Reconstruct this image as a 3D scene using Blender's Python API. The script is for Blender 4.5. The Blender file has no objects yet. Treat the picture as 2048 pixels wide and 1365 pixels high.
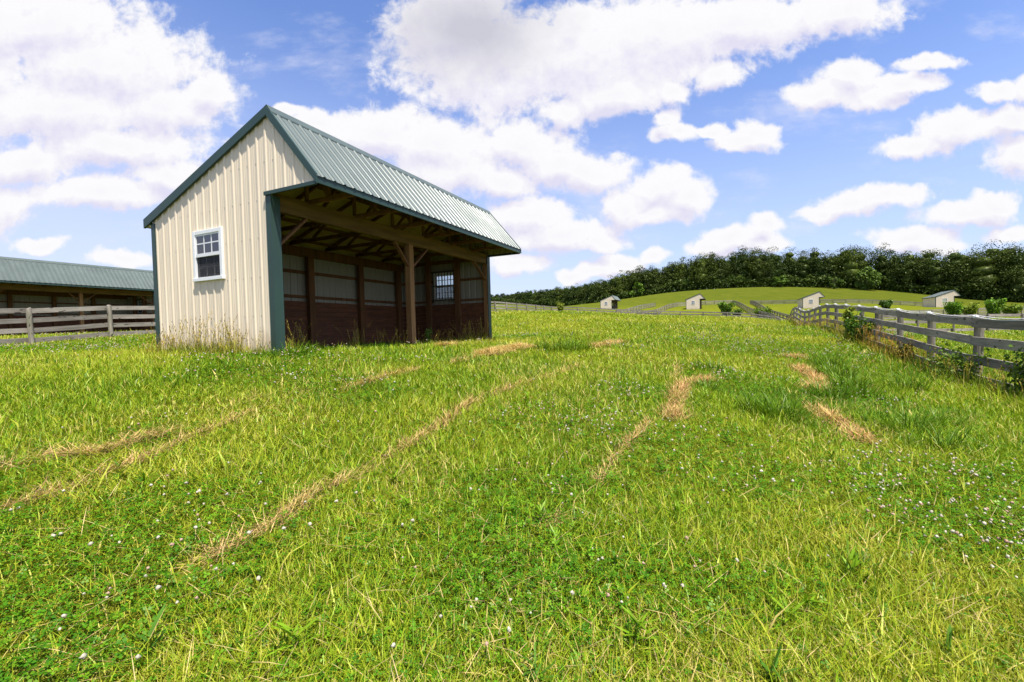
import bpy, math, random
import numpy as np
from mathutils import Vector, Matrix
rng = np.random.default_rng(11)
random.seed(5)
sc = bpy.context.scene
COL = sc.collection
EYE = 1.5

# ------------------------------------------------------------------ terrain
CTRL = np.array([[0,0,0],[0,-10,-.3],[-9,-10,.2],[9,-10,-.7],[-9,0,.55],[6,1,-.12],[12,1,-.25],[-18,4,1.0],[0,4,.33],
[-4.19,8.11,1.17],[-7.5,9.66,1.17],[-.71,15.54,1.17],[-4.03,17.1,1.13],[-2.45,11.8,1.17],[-5.8,13.4,1.13],[7.22,5,.05],[8.22,7,.1],[9.22,9,.16],
[11.42,13.4,.44],[13.73,18,.74],[16.08,22.7,1.0],[17.08,24.7,1.08],[21.24,33,.96],[26.25,43,.65],[33.62,57.7,.95],
[28,30,.5],[33.5,30,.5],[18,9,-.2],[25,15,0],[14.4,25,1.24],[60,55,.3],[100,40,-.5],[-17,16,1.45],[-16,18.2,1.65],
[-28,25,1.86],[-25,32,2],[-33,14,1.7],[-60,20,1.8],[-60,60,1.9],[-200,200,3.5],[12.52,40,2.36],[9.1,40,2.68],[4.24,40,2.94],
[-1.34,40,3],[18.32,40,2.14],[23.58,40,1.67],[7.43,70,3.56],[15.13,66.4,2.81],[20.08,64.1,2.29],[27.72,60.5,1.8],[30.91,59,1.5],
[-1.73,53,3.61],[31.42,142,7.1],[51.88,125,5.78],[78.49,116,4.85],[110.93,114,4.15],[58.44,160,8.17],[80.19,165,8.79],
[96.92,155,7.86],[115.81,145,6.69],[128.71,140,5.1],[29.89,110,4.27],[88.51,290,21.17],[60.48,310,16.31],[35.87,420,22.8],
[-21.05,600,36.5],[120.18,275,22.8],[156.49,270,22.86],[179.19,260,20.74],[199.7,250,18.17],[213.49,235,14.17],[218.9,215,9.87],
[225.15,200,7.39],[98.46,170,8.18],[57.93,190,11.27],[250,600,26.5],[0,1100,41.5],[-400,600,21.5],[700,500,6.5],[400,150,-.5],
[400,30,-1.5],[150,900,41.5]])
def _wc(X, Y):
    s = np.maximum(np.asarray(Y, float) + 32, 4.)
    return np.stack([np.asarray(X, float)/s, np.log(s)], -1), s
def _k(r): return np.where(r > 0, r*r*np.log(r + 1e-12), 0)
_C, _S = _wc(CTRL[:, 0], CTRL[:, 1]); _n = len(_C)
_K = _k(np.linalg.norm(_C[:, None]-_C[None], axis=-1)) + 2e-4*np.eye(_n)
_P = np.c_[np.ones(_n), _C]
_sol = np.linalg.solve(np.block([[_K, _P], [_P.T, np.zeros((3, 3))]]), np.r_[(CTRL[:, 2]-EYE)/_S, 0, 0, 0])
def Hraw(X, Y):
    X, Y = np.broadcast_arrays(np.asarray(X, float), np.asarray(Y, float))
    q, s = _wc(X, Y); sh = s.shape; q = q.reshape(-1, 2); out = np.empty(len(q))
    for i in range(0, len(q), 20000):
        b = q[i:i+20000]
        out[i:i+20000] = _k(np.linalg.norm(b[:, None]-_C[None], axis=-1))@_sol[:_n] + np.c_[np.ones(len(b)), b]@_sol[_n:]
    return out.reshape(sh)*s + EYE
# the ground sheet: rows along the view depth, columns fanning out; heights are read back from the same grid
NR, NC = 330, 301
gy = np.concatenate([np.linspace(-24, 0, 25)[:-1], np.expm1(np.linspace(0, math.log(1200/4+1), NR-24))*4])
ga = np.linspace(-1, 1, NC); ga = 3.4*np.sign(ga)*np.abs(ga)**1.7
GX = ga[None]*(gy[:, None]+32); GY = np.repeat(gy[:, None], NC, 1); GZ = Hraw(GX, GY)
def H(X, Y):                                   # bilinear on the grid, so things stand on the sheet itself
    X = np.asarray(X, float); Y = np.asarray(Y, float)
    i = np.clip(np.searchsorted(gy, Y)-1, 0, NR-2); fy = np.clip((Y-gy[i])/(gy[i+1]-gy[i]), 0, 1)
    a = X/(Y+32); j = np.clip(np.searchsorted(ga, a)-1, 0, NC-2); fx = np.clip((a-ga[j])/(ga[j+1]-ga[j]), 0, 1)
    return (GZ[i, j]*(1-fx)+GZ[i, j+1]*fx)*(1-fy) + (GZ[i+1, j]*(1-fx)+GZ[i+1, j+1]*fx)*fy

def vnoise(X, Y, seed=0, oct=1):
    X = np.asarray(X, float); Y = np.asarray(Y, float); tot = 0; amp = 1; nrm = 0
    for o in range(oct):
        xi = np.floor(X).astype(np.int64); yi = np.floor(Y).astype(np.int64); fx = X-xi; fy = Y-yi
        fx = fx*fx*(3-2*fx); fy = fy*fy*(3-2*fy)
        def h(a, b):
            n = (a*374761393 + b*668265263 + (seed+o*17)*974634777) & 0xffffffff
            n = ((n ^ (n >> 13))*1274126177) & 0xffffffff
            return ((n ^ (n >> 16)) & 0xffff)/65535.
        v = (h(xi, yi)*(1-fx)+h(xi+1, yi)*fx)*(1-fy)+(h(xi, yi+1)*(1-fx)+h(xi+1, yi+1)*fx)*fy
        tot = tot+v*amp; nrm += amp; amp *= .5; X = X*2.03+5.1; Y = Y*2.03+1.7
    return tot/nrm
def sstep(a, b, x): t = np.clip((x-a)/(b-a), 0, 1); return t*t*(3-2*t)

# ------------------------------------------------------------------ materials
def newmat(name):
    m = bpy.data.materials.new(name); m.use_nodes = True; nt = m.node_tree; nt.nodes.clear()
    out = nt.nodes.new('ShaderNodeOutputMaterial'); return m, nt, out
class NB:
    def __init__(s, nt): s.nt = nt
    def n(s, t, **kw):
        x = s.nt.nodes.new(t)
        for k, v in kw.items(): setattr(x, k, v)
        return x
    def l(s, a, b): s.nt.links.new(a, b)
    def math(s, op, a, b=None, c=None, clamp=False):
        x = s.n('ShaderNodeMath', operation=op); x.use_clamp = clamp
        for i, v in enumerate((a, b, c)):
            if v is None: continue
            if hasattr(v, 'node'): s.l(v, x.inputs[i])
            else: x.inputs[i].default_value = v
        return x.outputs[0]
    def mix(s, f, a, b, mode='MIX'):
        x = s.n('ShaderNodeMix', data_type='RGBA', blend_type=mode)
        for i, v in ((0, f), (6, a), (7, b)):
            if hasattr(v, 'node'): s.l(v, x.inputs[i])
            else: x.inputs[i].default_value = v if i == 0 else (*v, 1)
        return x.outputs[2]
    def noise(s, vec, scale, detail=4, rough=.55):
        x = s.n('ShaderNodeTexNoise'); x.inputs['Scale'].default_value = scale; x.inputs['Detail'].default_value = detail
        x.inputs['Roughness'].default_value = rough
        if vec is not None: s.l(vec, x.inputs['Vector'])
        return x.outputs[0]
    def ramp(s, f, stops):
        x = s.n('ShaderNodeValToRGB'); e = x.color_ramp.elements
        while len(e) < len(stops): e.new(.5)
        for i, (p, c) in enumerate(stops): e[i].position = p; e[i].color = (*c, 1) if len(c) == 3 else c
        s.l(f, x.inputs[0]); return x.outputs[0]
    def mapped(s, vec, scale):
        x = s.n('ShaderNodeMapping'); x.inputs['Scale'].default_value = scale; s.l(vec, x.inputs[0]); return x.outputs[0]
def pbr(name, col, rough=.6, spec=.5, var=.12, scale=(3, 3, 3), nscale=2., bump=0., col2=None, metal=0., randobj=0.):
    m, nt, out = newmat(name); b = NB(nt)
    p = b.n('ShaderNodeBsdfPrincipled'); p.inputs['Roughness'].default_value = rough; p.inputs['Metallic'].default_value = metal
    p.inputs['Specular IOR Level'].default_value = spec
    tc = b.n('ShaderNodeTexCoord'); v = b.mapped(tc.outputs['Object'], scale)
    n = b.noise(v, nscale, 6, .6)
    c2 = col2 or tuple(c*(1-2*var) for c in col); c1 = col if col2 else tuple(min(1, c*(1+var)) for c in col)
    c = b.ramp(n, [(.3, c2), (.68, c1)])
    if randobj:
        oi = b.n('ShaderNodeObjectInfo'); f = b.math('MULTIPLY_ADD', oi.outputs['Random'], randobj*2, 1-randobj)
        h = b.n('ShaderNodeHueSaturation'); b.l(f, h.inputs['Value']); b.l(c, h.inputs['Color']); c = h.outputs[0]
    b.l(c, p.inputs['Base Color'])
    rr = b.math('MULTIPLY_ADD', n, .25, rough-.12, clamp=True); b.l(rr, p.inputs['Roughness'])
    if bump:
        bp = b.n('ShaderNodeBump'); bp.inputs['Strength'].default_value = bump; bp.inputs['Distance'].default_value = .01
        b.l(n, bp.inputs['Height']); b.l(bp.outputs[0], p.inputs['Normal'])
    b.l(p.outputs[0], out.inputs[0]); return m
M = {}
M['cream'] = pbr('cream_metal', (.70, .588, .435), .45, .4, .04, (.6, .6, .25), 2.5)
def two_sided(m, back):                        # grey wash coat on inner faces, darkened so its colour carries the interior shade
    b = NB(m.node_tree); p = next(n for n in m.node_tree.nodes if n.type == 'BSDF_PRINCIPLED'); l = p.inputs['Base Color'].links[0]; c = l.from_socket
    tc = b.n('ShaderNodeTexCoord'); sz = b.n('ShaderNodeSeparateXYZ'); b.l(tc.outputs['Object'], sz.inputs[0])
    n = b.noise(b.mapped(tc.outputs['Object'], (1, 1, .45)), 5., 7, .7); lo = b.n('ShaderNodeMapRange'); lo.inputs[1].default_value = .62; lo.inputs[2].default_value = -.05; b.l(sz.outputs[2], lo.inputs[0])
    mud = b.n('ShaderNodeMapRange'); mud.inputs[1].default_value = .62; mud.inputs[2].default_value = .95; b.l(b.math('ADD', n, b.math('MULTIPLY', lo.outputs[0], .42)), mud.inputs[0])
    c = b.mix(b.math('MULTIPLY', mud.outputs[0], .6), c, (.26, .18, .10))        # soil splashed up the foot of the sheets
    st = b.noise(b.mapped(tc.outputs['Object'], (7, 7, .35)), 2., 5, .6); c = b.mix(b.ramp(st, [(.55, (0, 0, 0)), (.8, (.22, .22, .22))]), c, (.38, .31, .22))
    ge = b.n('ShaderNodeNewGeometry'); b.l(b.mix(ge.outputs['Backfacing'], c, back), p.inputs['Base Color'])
M['green'] = pbr('green_metal', (.024, .052, .041), .45, .4, .08, (.5, .5, .3), 3.)
M['roof'] = pbr('green_roof_metal', (.082, .106, .092), .42, .5, .07, (.5, .4, .4), 3.)
M['liner'] = pbr('roof_underside', (.44, .35, .15), .7, .3, .15, (1, 1, 1), 1.2)
M['wood'] = pbr('barn_timber', (.19, .09, .036), .8, .2, .2, (1, 1, .12), 9., .3, (.10, .048, .02))
M['beamwood'] = pbr('beam_timber', (.18, .11, .035), .8, .2, .2, (.12, 1, 1), 9., .3, (.09, .05, .016))
M['post'] = pbr('post_timber', (.30, .165, .07), .8, .2, .2, (4, 4, .25), 5., .4, (.18, .085, .03))
M['kick'] = pbr('kick_board', (.155, .062, .028), .75, .3, .2, (.3, 1, 2), 6., .3)
M['white'] = pbr('white_vinyl', (.72, .72, .71), .4, .4, .03)
M['dirt'] = pbr('packed_dirt', (.11, .075, .05), .95, .1, .3, (1, 1, 1), 4., .8)
M['bars'] = pbr('guard_bar', (.05, .045, .04), .6, .4, .1)
M['screw'] = pbr('screw_head', (.42, .36, .27), .5, .5, .1)
M['tape'] = pbr('white_tape', (.75, .75, .74), .6, .3, .05)
M['bark'] = pbr('bark', (.10, .075, .05), .9, .1, .25, (2, 2, .5), 3., .6)
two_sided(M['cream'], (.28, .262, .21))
def board_mat(name, c1, c2, dark, gs=(.55, 5, 11), ks=(.9, 2.5, 2.), ns=(2.4, 3, 6)):
    m, nt, out = newmat(name); b = NB(nt)
    p = b.n('ShaderNodeBsdfPrincipled'); p.inputs['Roughness'].default_value = .85; p.inputs['Specular IOR Level'].default_value = .2
    tc = b.n('ShaderNodeTexCoord'); oi = b.n('ShaderNodeObjectInfo')
    off = b.n('ShaderNodeVectorMath', operation='ADD'); b.l(tc.outputs['Object'], off.inputs[0])
    comb = b.n('ShaderNodeCombineXYZ'); b.l(b.math('MULTIPLY', oi.outputs['Random'], 37.), comb.inputs[0]); b.l(b.math('MULTIPLY', oi.outputs['Random'], 11.), comb.inputs[2])
    b.l(comb.outputs[0], off.inputs[1])
    g = b.noise(b.mapped(off.outputs[0], gs), 2.2, 7, .68); k = b.noise(b.mapped(off.outputs[0], ks), 1.8, 4)
    knot = b.noise(b.mapped(off.outputs[0], ns), 1.5, 1)
    c = b.ramp(g, [(.36, c2), (.62, c1)]); c = b.mix(b.ramp(k, [(.42, (0, 0, 0)), (.75, (.75, .75, .75))]), c, dark)
    c = b.mix(b.ramp(knot, [(.65, (0, 0, 0)), (.70, (1, 1, 1))]), c, tuple(x*.4 for x in dark))
    h = b.n('ShaderNodeHueSaturation'); b.l(b.math('MULTIPLY_ADD', oi.outputs['Random'], .5, .75), h.inputs['Value']); b.l(c, h.inputs['Color'])
    b.l(h.outputs[0], p.inputs['Base Color'])
    bp = b.n('ShaderNodeBump'); bp.inputs['Strength'].default_value = .5; bp.inputs['Distance'].default_value = .006
    b.l(g, bp.inputs['Height']); b.l(bp.outputs[0], p.inputs['Normal']); b.l(p.outputs[0], out.inputs[0]); return m
M['board'] = board_mat('weathered_board', (.325, .288, .242), (.17, .148, .12), (.14, .125, .10))
M['fpost'] = board_mat('weathered_post', (.26, .225, .18), (.125, .11, .085), (.10, .105, .06), (10, 10, .6), (3, 3, 1), (5, 5, 2))
def glass_mat():
    m, nt, out = newmat('window_glass'); b = NB(nt)
    t = b.n('ShaderNodeBsdfTransparent'); t.inputs[0].default_value = (.82, .85, .84, 1)
    g = b.n('ShaderNodeBsdfGlossy'); g.inputs['Roughness'].default_value = .02
    f = b.n('ShaderNodeFresnel'); f.inputs[0].default_value = 1.5
    mx = b.n('ShaderNodeMixShader'); b.l(b.math('MULTIPLY_ADD', f.outputs[0], 1., .10), mx.inputs[0]); b.l(t.outputs[0], mx.inputs[1]); b.l(g.outputs[0], mx.inputs[2])
    b.l(mx.outputs[0], out.inputs[0]); return m
M['glass'] = glass_mat()
def screen_mat():
    m, nt, out = newmat('insect_screen'); b = NB(nt)
    t = b.n('ShaderNodeBsdfTransparent'); d = b.n('ShaderNodeBsdfDiffuse'); d.inputs[0].default_value = (.05, .05, .055, 1)
    mx = b.n('ShaderNodeMixShader'); mx.inputs[0].default_value = .5; b.l(t.outputs[0], mx.inputs[1]); b.l(d.outputs[0], mx.inputs[2]); b.l(mx.outputs[0], out.inputs[0]); return m
M['screen'] = screen_mat()
def leaf_mat(name, trans=.3, gloss=.04, col=None):
    m, nt, out = newmat(name); b = NB(nt)
    if col is None:
        a = b.n('ShaderNodeAttribute'); a.attribute_name = 'tint'; c = a.outputs['Color']
    else:
        tc = b.n('ShaderNodeTexCoord'); c = b.ramp(b.noise(tc.outputs['Object'], 4., 3), [(.3, tuple(x*.75 for x in col)), (.7, col)])
    d = b.n('ShaderNodeBsdfDiffuse'); t = b.n('ShaderNodeBsdfTranslucent'); b.l(c, d.inputs[0])
    b.l(b.mix(1., c, (1.0, 1.05, .35), 'MULTIPLY'), t.inputs[0])
    mx = b.n('ShaderNodeMixShader'); mx.inputs[0].default_value = trans; b.l(d.outputs[0], mx.inputs[1]); b.l(t.outputs[0], mx.inputs[2])
    g = b.n('ShaderNodeBsdfGlossy'); g.inputs['Roughness'].default_value = .4; g.inputs[0].default_value = (.85, .9, .55, 1)
    m2 = b.n('ShaderNodeMixShader'); m2.inputs[0].default_value = gloss; b.l(mx.outputs[0], m2.inputs[1]); b.l(g.outputs[0], m2.inputs[2])
    b.l(m2.outputs[0], out.inputs[0]); return m
M['blade'] = leaf_mat('grass_blade', .24, .018)
M['leaf'] = leaf_mat('leaf', .25, .02)
M['treeleaf'] = leaf_mat('tree_leaf', .12, .015)
M['straw'] = leaf_mat('straw', .15, .03)
M['petal'] = leaf_mat('petal', .15, .0)
def ground_mat():
    m, nt, out = newmat('meadow_ground'); b = NB(nt)
    ge = b.n('ShaderNodeNewGeometry'); P = ge.outputs['Position']
    d = b.n('ShaderNodeBsdfDiffuse'); d.inputs['Roughness'].default_value = 1.
    n1 = b.noise(P, .035, 5, .6); n2 = b.noise(P, .4, 6, .65); n3 = b.noise(P, 7., 5, .7); n4 = b.noise(b.mapped(P, (.12, .02, 1)), 1., 4)
    far = b.ramp(n1, [(.3, (.115, .15, .010)), (.55, (.155, .172, .012)), (.75, (.19, .182, .018))])
    far = b.mix(b.math('MULTIPLY', n4, .45), far, (.20, .19, .024))
    mid = b.ramp(n2, [(.28, (.07, .12, .008)), (.5, (.14, .165, .011)), (.72, (.20, .19, .022))])
    c = b.mix(.55, far, mid)
    c = b.mix(1., c, b.ramp(n3, [(.25, (.62, .62, .62)), (.75, (1.3, 1.3, 1.3))]), 'MULTIPLY')
    soil = b.ramp(n3, [(.3, (.05, .065, .005)), (.6, (.12, .135, .011)), (.78, (.20, .15, .05))])
    sp = b.n('ShaderNodeSeparateXYZ'); b.l(P, sp.inputs[0])
    near = b.n('ShaderNodeMapRange'); near.inputs[1].default_value = 9.; near.inputs[2].default_value = 32.; b.l(sp.outputs[1], near.inputs[0])
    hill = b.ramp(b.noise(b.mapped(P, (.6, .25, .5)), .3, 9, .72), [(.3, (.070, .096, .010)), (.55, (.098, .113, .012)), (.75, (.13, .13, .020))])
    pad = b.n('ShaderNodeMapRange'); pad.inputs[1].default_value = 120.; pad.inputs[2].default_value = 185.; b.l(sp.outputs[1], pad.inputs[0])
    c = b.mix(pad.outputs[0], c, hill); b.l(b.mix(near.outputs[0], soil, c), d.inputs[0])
    bp = b.n('ShaderNodeBump'); bp.inputs['Strength'].default_value = .7; bp.inputs['Distance'].default_value = .12
    b.l(b.noise(P, 2.4, 6, .7), bp.inputs['Height']); b.l(bp.outputs[0], d.inputs['Normal'])
    b.l(d.outputs[0], out.inputs[0]); return m
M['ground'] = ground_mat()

# ------------------------------------------------------------------ mesh helpers
def link(name, me, mat=None, parent=None, loc=None):
    o = bpy.data.objects.new(name, me)
    if mat is not None and me is not None: me.materials.append(mat)
    COL.objects.link(o)
    if parent is not None: o.parent = parent
    if loc is not None: o.location = loc
    return o
def tag(o, label=None, cat=None, group=None, kind=None):
    if label: o['label'] = label
    if cat: o['category'] = cat
    if group: o['group'] = group
    if kind: o['kind'] = kind
    return o
def empty(name, loc, rz=0.):
    o = bpy.data.objects.new(name, None); o.empty_display_size = .3; COL.objects.link(o); o.location = loc; o.rotation_euler = (0, 0, rz); return o
def np_mesh(name, V, F, tint=None, smooth=False):
    """V (n,3); F (m,k) with one k for every face"""
    me = bpy.data.meshes.new(name); V = np.asarray(V, np.float32); F = np.asarray(F, np.int32); m, k = F.shape
    me.vertices.add(len(V)); me.vertices.foreach_set('co', V.ravel())
    me.loops.add(m*k); me.loops.foreach_set('vertex_index', F.ravel())
    me.polygons.add(m); me.polygons.foreach_set('loop_start', np.arange(0, m*k, k, dtype=np.int32))
    if tint is not None:
        a = me.attributes.new('tint', 'FLOAT_COLOR', 'POINT'); t = np.ones((len(V), 4), np.float32); t[:, :3] = tint; a.data.foreach_set('color', t.ravel())
    me.update(calc_edges=True)
    if smooth: me.polygons.foreach_set('use_smooth', np.ones(m, bool))
    return me
class MB:
    def __init__(s): s.v = []; s.f = []
    def add(s, vs, fs):
        o = len(s.v); s.v += [tuple(x) for x in vs]; s.f += [tuple(i+o for i in f) for f in fs]; return s
    def box(s, x0, x1, y0, y1, z0, z1):
        return s.add([(x, y, z) for z in (z0, z1) for y in (y0, y1) for x in (x0, x1)],
                     [(0, 2, 3, 1), (4, 5, 7, 6), (0, 1, 5, 4), (2, 6, 7, 3), (0, 4, 6, 2), (1, 3, 7, 5)])
    def beam(s, p0, p1, w, h, up=(0, 0, 1)):
        p0 = Vector(p0); p1 = Vector(p1); d = (p1-p0).normalized(); u = Vector(up)
        sd = d.cross(u)
        if sd.length < 1e-4: sd = d.cross(Vector((1, 0, 0)))
        sd.normalize(); u2 = sd.cross(d).normalized(); a = sd*w/2; c = u2*h/2
        return s.add([p0-a-c, p0+a-c, p0-a+c, p0+a+c, p1-a-c, p1+a-c, p1-a+c, p1+a+c],
                     [(0, 2, 3, 1), (4, 5, 7, 6), (0, 1, 5, 4), (2, 6, 7, 3), (0, 4, 6, 2), (1, 3, 7, 5)])
    def tube(s, pts, r, n=6, cap=True):
        pts = [Vector(p) for p in pts]; rs = r if isinstance(r, (list, tuple)) else [r]*len(pts); o = len(s.v)
        for i, p in enumerate(pts):
            d = (pts[min(i+1, len(pts)-1)]-pts[max(i-1, 0)]).normalized()
            a = d.cross(Vector((1, 0, 0)) if abs(d.z) > .8 else Vector((0, 0, 1))); a.normalize(); c = a.cross(d)
            for k in range(n):
                t = 2*math.pi*k/n; q = p+(a*math.cos(t)+c*math.sin(t))*rs[i]; s.v.append(tuple(q))
        for i in range(len(pts)-1):
            for k in range(n): s.f.append((o+i*n+k, o+i*n+(k+1) % n, o+(i+1)*n+(k+1) % n, o+(i+1)*n+k))
        if cap: s.f.append(tuple(o+k for k in range(n))[::-1]); s.f.append(tuple(o+(len(pts)-1)*n+k for k in range(n)))
        return s
    def build(s, name, mat, parent=None, loc=None, smooth=False, bevel=0.):
        me = bpy.data.meshes.new(name); me.from_pydata(s.v, [], s.f); me.update()
        if smooth: me.polygons.foreach_set('use_smooth', np.ones(len(me.polygons), bool))
        o = link(name, me, mat, parent, loc)
        if bevel:
            b = o.modifiers.new('bevel', 'BEVEL'); b.width = bevel; b.segments = 1; b.limit_method = 'ANGLE'
        return o

# ------------------------------------------------------------------ the ground sheet
idx = np.arange(NR*NC).reshape(NR, NC)
F = np.stack([idx[:-1, :-1], idx[:-1, 1:], idx[1:, 1:], idx[1:, :-1]], -1).reshape(-1, 4)
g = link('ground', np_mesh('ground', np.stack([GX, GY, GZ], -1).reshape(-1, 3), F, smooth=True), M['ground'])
tag(g, kind='structure')

# ------------------------------------------------------------------ run-in sheds
PSI = .438; Us = np.array([math.sin(PSI), math.cos(PSI)]); Vs = np.array([-math.cos(PSI), math.sin(PSI)])
ROT = math.pi/2-PSI
W_, H_, OF, HF, HR, VR, HB, OB = 3.66, 2.84, 1.158, 3.0, 4.34, -.036, 2.857, .21
def roofline(v):
    return HF+(v+OF)*(HR-HF)/(VR+OF) if v < VR else HR+(v-VR)*(HB-HR)/(W_+OB-VR)
PITCH = .2286
def rib_samples(a, b, start=0., minor=True):
    prof = [(-.034, 0), (-.014, .019), (.014, .019), (.034, 0)]
    if minor: prof += [(.085, 0), (.092, .004), (.099, 0), (.13, 0), (.137, .004), (.144, 0)]
    out = [(a, 0.)]; k = math.floor((a-start)/PITCH)-1
    while start+k*PITCH < b+PITCH:
        for d, o in prof:
            s = start+k*PITCH+d
            if a < s < b: out.append((s, o))
        k += 1
    return out+[(b, 0.)]
def strips(mb, samples, lo, hi, fn, hole=None, breaks=(), flip=False):
    """ribbed sheet: one strip between consecutive samples, from lo(s) to hi(s), split round an opening"""
    S = sorted(set(samples) | {(b_, 0.) for b_ in breaks} | ({(hole[0], 0.), (hole[1], 0.)} if hole else set()))
    for (s0, o0), (s1, o1) in zip(S[:-1], S[1:]):
        if s1-s0 < 1e-6: continue
        m = (s0+s1)/2; e = 1e-6
        rs = [(lo, hi)]
        if hole and hole[0] < m < hole[1]: rs = [(lo, lambda s: hole[2]), (lambda s: hole[3], hi)]
        for l, h in rs:
            mb.add([fn(s0, l(s0+e), o0), fn(s1, l(s1-e), o1), fn(s1, h(s1-e), o1), fn(s0, h(s0+e), o0)], [(3, 2, 1, 0) if flip else (0, 1, 2, 3)])
WIN = (1.40, 2.215, 1.50, 2.39)
def make_window(root, u, sgn, detail=True):
    """sgn -1: outside is towards -u"""
    X = lambda d: u+sgn*d
    def bx(mb, d0, d1, v0, v1, w0, w1):
        a, c = sorted((X(d0), X(d1))); mb.box(a, c, v0, v1, w0, w1)
    v0, v1, w0, w1 = 1.357, 2.258, 1.46, 2.43
    f = MB(); t = .075
    bx(f, -.04, .045, v0, v0+t, w0, w1); bx(f, -.04, .045, v1-t, v1, w0, w1)
    bx(f, -.04, .043, v0+t, v1-t, w1-t, w1); bx(f, -.04, .06, v0-.01, v1+.01, w0-.012, w0+.055)
    fr = f.build('window', M['white'], root, bevel=.004)
    if not detail:
        g_ = MB(); bx(g_, -.012, -.008, v0+t, v1-t, w0+.05, w1-t); g_.build('pane', M['glass'], fr)
        b = MB(); bx(b, 0, .02, v0+t, v1-t, 1.915, 1.985); bx(b, .0, .018, v0+.42, v0+.48, w0+.05, w1-t); b.build('muntins', M['white'], fr); return
    a0, a1 = v0+t, v1-t
    up = MB(); bx(up, .005, .03, a0, a0+.03, 1.985, w1-t); bx(up, .005, .03, a1-.03, a1, 1.985, w1-t)
    bx(up, .005, .03, a0+.03, a1-.03, w1-t-.03, w1-t); bx(up, .0, .034, a0, a1, 1.92, 1.985)
    for i in (1, 2): vv = a0+.03+(a1-a0-.06)*i/3; bx(up, .012, .024, vv-.011, vv+.011, 1.985, w1-t-.03)
    bx(up, .0125, .0235, a0+.03, a1-.03, 2.165, 2.187); up.build('upper_sash', M['white'], fr)
    lo = MB(); b0, b1 = w0+.055, 1.92
    bx(lo, -.03, -.012, a0, a0+.03, b0, b1); bx(lo, -.03, -.012, a1-.03, a1, b0, b1); bx(lo, -.03, -.012, a0+.03, a1-.03, b0, b0+.03)
    for i in (1, 2): vv = a0+.03+(a1-a0-.06)*i/3; bx(lo, -.027, -.015, vv-.011, vv+.011, b0+.03, b1)
    vv = (b0+b1)/2+.01; bx(lo, -.0265, -.0155, a0+.03, a1-.03, vv-.011, vv+.011); lo.build('lower_sash', M['white'], fr)
    for nm, d, q0, q1 in (('pane', .018, 1.985, w1-t), ('pane', -.021, b0, b1)):
        q = MB(); bx(q, d-.001, d+.001, a0+.005, a1-.005, q0, q1); q.build(nm, M['glass'], fr)
    q = MB(); bx(q, .003, .004, a0, a1, b0, b1); q.build('insect_screen', M['screen'], fr)
    gb = MB()
    for i in range(8): vv = v0+.02+(v1-v0-.04)*i/7; bx(gb, -.105, -.087, vv-.012, vv+.012, w0-.02, w1+.04)
    for ww in (w0-.02, 1.95, w1+.02): bx(gb, -.117, -.105, v0-.06, v1+.06, ww, ww+.035)
    gb.build('guard_bars', M['bars'], fr)

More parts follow.
